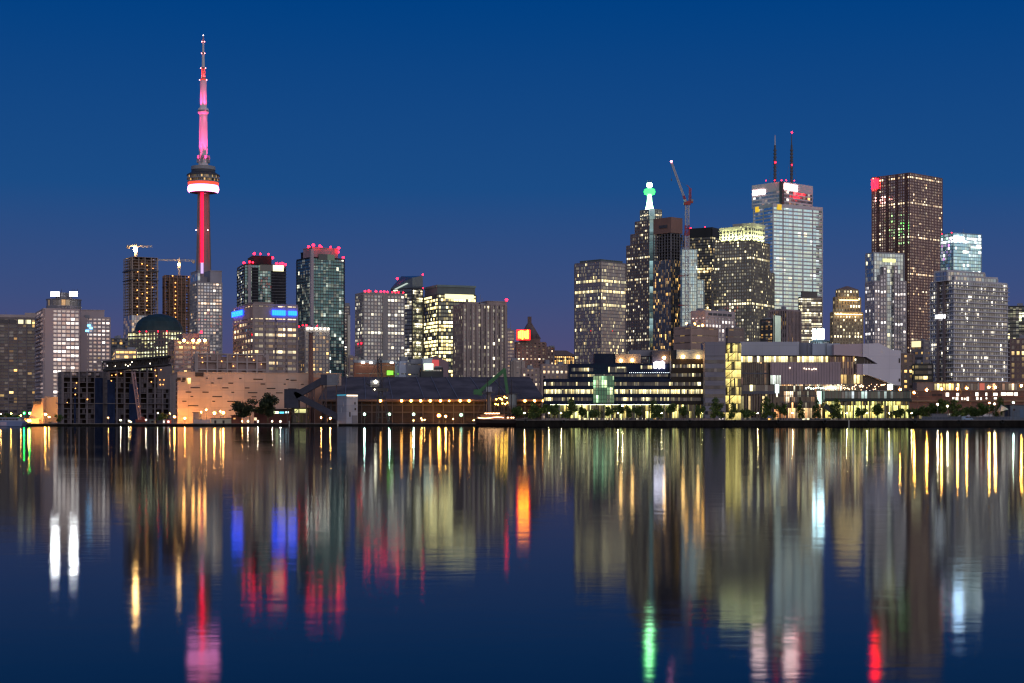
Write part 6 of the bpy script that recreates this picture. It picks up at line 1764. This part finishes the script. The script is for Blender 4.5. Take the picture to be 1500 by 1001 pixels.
# ------------------------------------------------------------------ quay edge
for i, px in enumerate((770, 826, 890, 950, 1010, 1076, 1140, 1208, 1272, 1340, 1404, 1468)):
    o = MB()
    a = Vector((wx(px, 699), 698.5, 2.1))
    n_ = 12
    for j in range(n_):
        for k_ in range(6):
            q = lambda jj, kk2: a + Vector((cos(2 * pi * jj / n_) * (.6 + .22 * cos(2 * pi * kk2 / 6)), .22 * sin(2 * pi * kk2 / 6), sin(2 * pi * jj / n_) * (.6 + .22 * cos(2 * pi * kk2 / 6))))
            o.quad(q(j, k_), q(j + 1, k_), q(j + 1, k_ + 1), q(j, k_ + 1))
    tag(o.build('tyre_fender', wall('tyre', (.02, .02, .02), .9), org=a), '%s black tyre fender from the ship along the dark east quay wall' % ordn[i], 'tyre fender', 'tyre fenders on the east quay')
for px, lab in ((424, 'white mooring post at the quay edge below the conveyor plant room'), (495, 'white mooring post at the foot of the pale hoist tower'), (753.5, 'yellowish mooring post at the quay corner beside the ship'), (1243, 'white mooring post at the east quay below the hall')):
    zz = GL if px < 755 else 1.0
    Y = 761 if px < 755 else 698
    a = Vector((wx(px, Y), Y - .6, -1))
    o = MB().tube(a, a + Vector((0, 0, zz + 2.4)), .28, .26, 10).tube(a + Vector((0, 0, zz + 2.4)), a + Vector((0, 0, zz + 2.7)), .36, .30, 10).build('mooring_post', wall('post_pale', (.5, .47, .4), .7), org=a)
    tag(o, lab, 'mooring post', 'mooring posts at the quays')

for i, px in enumerate((800, 921, 1040, 1165, 1300, 1432)):
    X = wx(px, 698.9)
    o = MB()
    for s_ in (-.25, .25): o.bar((X + s_, 699.2, -.2), (X + s_, 699.2, GR + 1.0), .05)
    for k_ in range(12): o.bar((X - .25, 699.2, .1 + k_ * .38), (X + .25, 699.2, .1 + k_ * .38), .03)
    tag(o.build('quay_ladder', wall('ladder_rust', (.25, .16, .10), .8), org=(X, 699.2, 0)), '%s rusty ladder from the ship on the dark east quay wall' % ordn[i], 'ladder', 'ladders on the east quay')
root = thing('promenade_railing', 'thin dark railing along the office and hall promenade edge', 'railing', (wx(1060, 702), 702, GR))
x0, x1 = xq + 1, wx(1348, 702)
m = MB()
for h in (.35, .7, 1.05): m.bar((x0, 702, GR + h), (x1, 702, GR + h), .03)
m.build('rail', METAL, root)
m = MB()
k_ = int((x1 - x0) / 2.2)
for i in range(k_ + 1): m.bar((x0 + (x1 - x0) * i / k_, 702, GR), (x0 + (x1 - x0) * i / k_, 702, GR + 1.05), .04)
struct(m.build('railing_post', METAL, root), 'stuff')

# ------------------------------------------------------------------ trees
def crown_mesh(m, c, rx, ry, rz, n, leaf, rg, lumps=9):
    lump = [(Vector((rg.gauss(0, .42) * rx, rg.gauss(0, .42) * ry, rg.gauss(.05, .42) * rz)), rg.uniform(.34, .6)) for _ in range(lumps)]
    for i in range(n):
        lc, lr = rg.choice(lump)
        d = Vector((rg.gauss(0, 1), rg.gauss(0, 1), rg.gauss(0, 1))).normalized() * (rg.random() ** .45)
        p = c + lc + Vector((d.x * rx * lr, d.y * ry * lr, d.z * rz * lr))
        a, e = Vector((rg.gauss(0, 1), rg.gauss(0, 1), rg.gauss(0, 1))).normalized(), Vector((rg.gauss(0, 1), rg.gauss(0, 1), rg.gauss(0, 1)))
        e = (e - a * e.dot(a)).normalized()
        s_ = leaf * rg.uniform(.6, 1.4)
        m.quad(p - a * s_ - e * s_ * .5, p + a * s_ - e * s_ * .5, p + a * s_ + e * s_ * .5, p - a * s_ + e * s_ * .5)
def leafmat(nm, col):
    m, n, l = newmat(nm)
    b_ = n['Principled BSDF']
    ge = n.new('ShaderNodeNewGeometry')
    mr_ = n.new('ShaderNodeMapRange')
    mr_.inputs['To Min'].default_value = .55
    mr_.inputs['To Max'].default_value = 1.5
    l.new(ge.outputs['Random Per Island'], mr_.inputs[0])
    v = n.new('ShaderNodeVectorMath')
    v.operation = 'SCALE'
    v.inputs[0].default_value = col
    l.new(mr_.outputs[0], v.inputs['Scale'])
    l.new(v.outputs[0], b_.inputs['Base Color'])
    b_.inputs['Roughness'].default_value = .6
    tr = n.new('ShaderNodeBsdfTranslucent')
    l.new(v.outputs[0], tr.inputs[0])
    mx_ = n.new('ShaderNodeMixShader')
    mx_.inputs[0].default_value = .35
    l.new(b_.outputs[0], mx_.inputs[1])
    l.new(tr.outputs[0], mx_.inputs[2])
    l.new(mx_.outputs[0], n['Material Output'].inputs[0])
    return m
LEAF = leafmat('leaf_green', (.10, .15, .034))
LEAFD = leafmat('leaf_dark', (.035, .05, .02))
BARK = wall('bark', (.07, .05, .035), .9)
def make_tree(name, label, cat, loc, h, rx, rz, n, leaf, seed, group=None, mat=LEAF, zc=.62, lumps=9):
    rg = random.Random(seed)
    root = thing(name, label, cat, loc, group)
    L = Vector(loc)
    m = MB().tube(L, L + Vector((0, 0, h * .45)), h * .022, h * .014, 7)
    for i in range(5):
        a = rg.uniform(0, 2 * pi)
        s0 = L + Vector((0, 0, h * rg.uniform(.3, .45)))
        m.tube(s0, s0 + Vector((cos(a) * rx * .6, sin(a) * rx * .6, h * rg.uniform(.15, .3))), h * .011, h * .004, 5)
    m.build('trunk', BARK, root)
    m = MB()
    crown_mesh(m, L + Vector((0, 0, h * zc)), rx, rx, rz, n, leaf, rg, lumps)
    m.build('crown', mat, root)
    return root
protos = []
spots = []
grpA = [(759, 'ship'), ]
office_px = [758, 778, 793, 812, 834, 853, 871, 892, 912, 936, 957, 978, 1001, 1023]
hall_px = [1046, 1071, 1095, 1121, 1148, 1175, 1199, 1228, 1258, 1285, 1316]
right_px = [1338, 1352, 1368, 1381, 1397, 1412, 1428, 1440, 1462]
trng = random.Random(11)
def place_tree(px, lab, group, Y, h):
    k_ = trng.randrange(4)
    loc = Vector((wx(px, Y), Y, GR))
    if k_ >= len(protos):
        k_ = len(protos)
        t = make_tree('street_tree', lab, 'tree', loc, 7.2, 3.2, 3.0, 1500, .27, 20 + k_, group, lumps=(7, 9, 6, 10)[k_])
        protos.append(t)
    else:
        s_ = protos[k_]
        t = s_.copy()
        COL.objects.link(t)
        t.location = loc
        for c in s_.children:
            d_ = c.copy()
            COL.objects.link(d_)
            d_.parent = t
        tag(t, lab, 'tree', group)
    sc = h / 7.2
    t.scale = (sc * trng.uniform(.72, 1.2), sc * trng.uniform(.72, 1.2), sc * trng.uniform(.82, 1.12))
    t.rotation_euler = (0, 0, trng.uniform(0, 6.28))
for i, px in enumerate(office_px): place_tree(px, '%s small round tree from the ship, in front of the navy offices' % ordn[i], 'promenade trees before the navy offices', 713 + trng.uniform(-1, 3), trng.uniform(6.2, 7.6))
for i, px in enumerate(hall_px): place_tree(px, '%s small promenade tree from the grey banded tower, in front of the stair and hall' % ordn[i], 'promenade trees before the stair and hall', 713 + trng.uniform(-1, 3), trng.uniform(6.2, 7.8))
for i, px in enumerate(right_px): place_tree(px, '%s bushy tree from the hall, below the brick row' % ordn[i], 'trees below the brick row', 735 + trng.uniform(-2, 8), trng.uniform(7.2, 8.8))
big = make_tree('broad_tree', 'broad dark rounded tree before the beige wall, left of the big pair', 'tree', Vector((wx(365, 766), 768, GL)), 11.2, 6.4, 3.3, 3600, .34, 51, 'big trees before the beige wall', LEAFD, .62, 16)
make_tree('broad_tree', 'taller dark tree with a forked crown, right of the big pair', 'tree', Vector((wx(391, 766), 769, GL)), 14.5, 4.6, 4.6, 3600, .34, 52, 'big trees before the beige wall', LEAFD, .60, 12)
for i, (px, h) in enumerate(((3, 4.5), (14, 6), (21, 5), (86, 5), (238, 5.5), (764, 4.5))):
    make_tree('small_tree', ['leftmost low lamplit tree behind the ferry', 'tallest lamplit tree behind the ferry', 'lamplit tree behind the ferry nearest the green signal lamps', 'palm-like tree right of the flared concrete wedge', 'lone small tree before the right unfinished block', 'bright lamplit shrub beside the bow of the ship'][i], 'tree',
              Vector((wx(px, 790), 790 if px < 700 else 716, gnd(px))) if px < 700 else Vector((wx(px, 720), 720, GR)), h, 2.2, 1.9, 700, .25, 70 + i, mat=LEAF)

# ------------------------------------------------------------------ steam
def steam():
    m, n, l = newmat('steam')
    n.remove(n['Principled BSDF'])
    v = n.new('ShaderNodeVolumePrincipled')
    v.inputs['Color'].default_value = (.9, .85, .85, 1)
    t = n.new('ShaderNodeTexCoord')
    nz = n.new('ShaderNodeTexNoise')
    nz.inputs['Scale'].default_value = .12
    nz.inputs['Detail'].default_value = 3
    l.new(t.outputs['Object'], nz.inputs['Vector'])
    r_ = n.new('ShaderNodeMapRange')
    r_.inputs['From Min'].default_value = .35
    r_.inputs['From Max'].default_value = .7
    r_.inputs['To Max'].default_value = .11
    l.new(nz.outputs[0], r_.inputs[0])
    l.new(r_.outputs[0], v.inputs['Density'])
    l.new(v.outputs[0], n['Material Output'].inputs['Volume'])
    return m
D = 1010
rg = random.Random(5)
ring_n = 12
path = [(569, 529, 1.2), (573, 522, 2.4), (578, 514, 3.6), (583, 505, 4.4), (588, 497, 4.2), (592, 490, 2.0)]
m = MB()
rings = []
for px, py, r_ in path:
    c = P(px, py, D)
    rings.append([c + Vector((cos(2 * pi * j / ring_n), sin(2 * pi * j / ring_n), 0)) * r_ * rg.uniform(.75, 1.2) for j in range(ring_n)])
for A_, B_ in zip(rings, rings[1:]):
    for j in range(ring_n): m.quad(A_[j], A_[(j + 1) % ring_n], B_[(j + 1) % ring_n], B_[j])
m.poly(rings[0][::-1]).poly(rings[-1])
o = m.build('steam_plume', steam(), org=P(575, 528, D))
tag(o, 'pale steam plume drifting up right from the plant roof', 'steam')
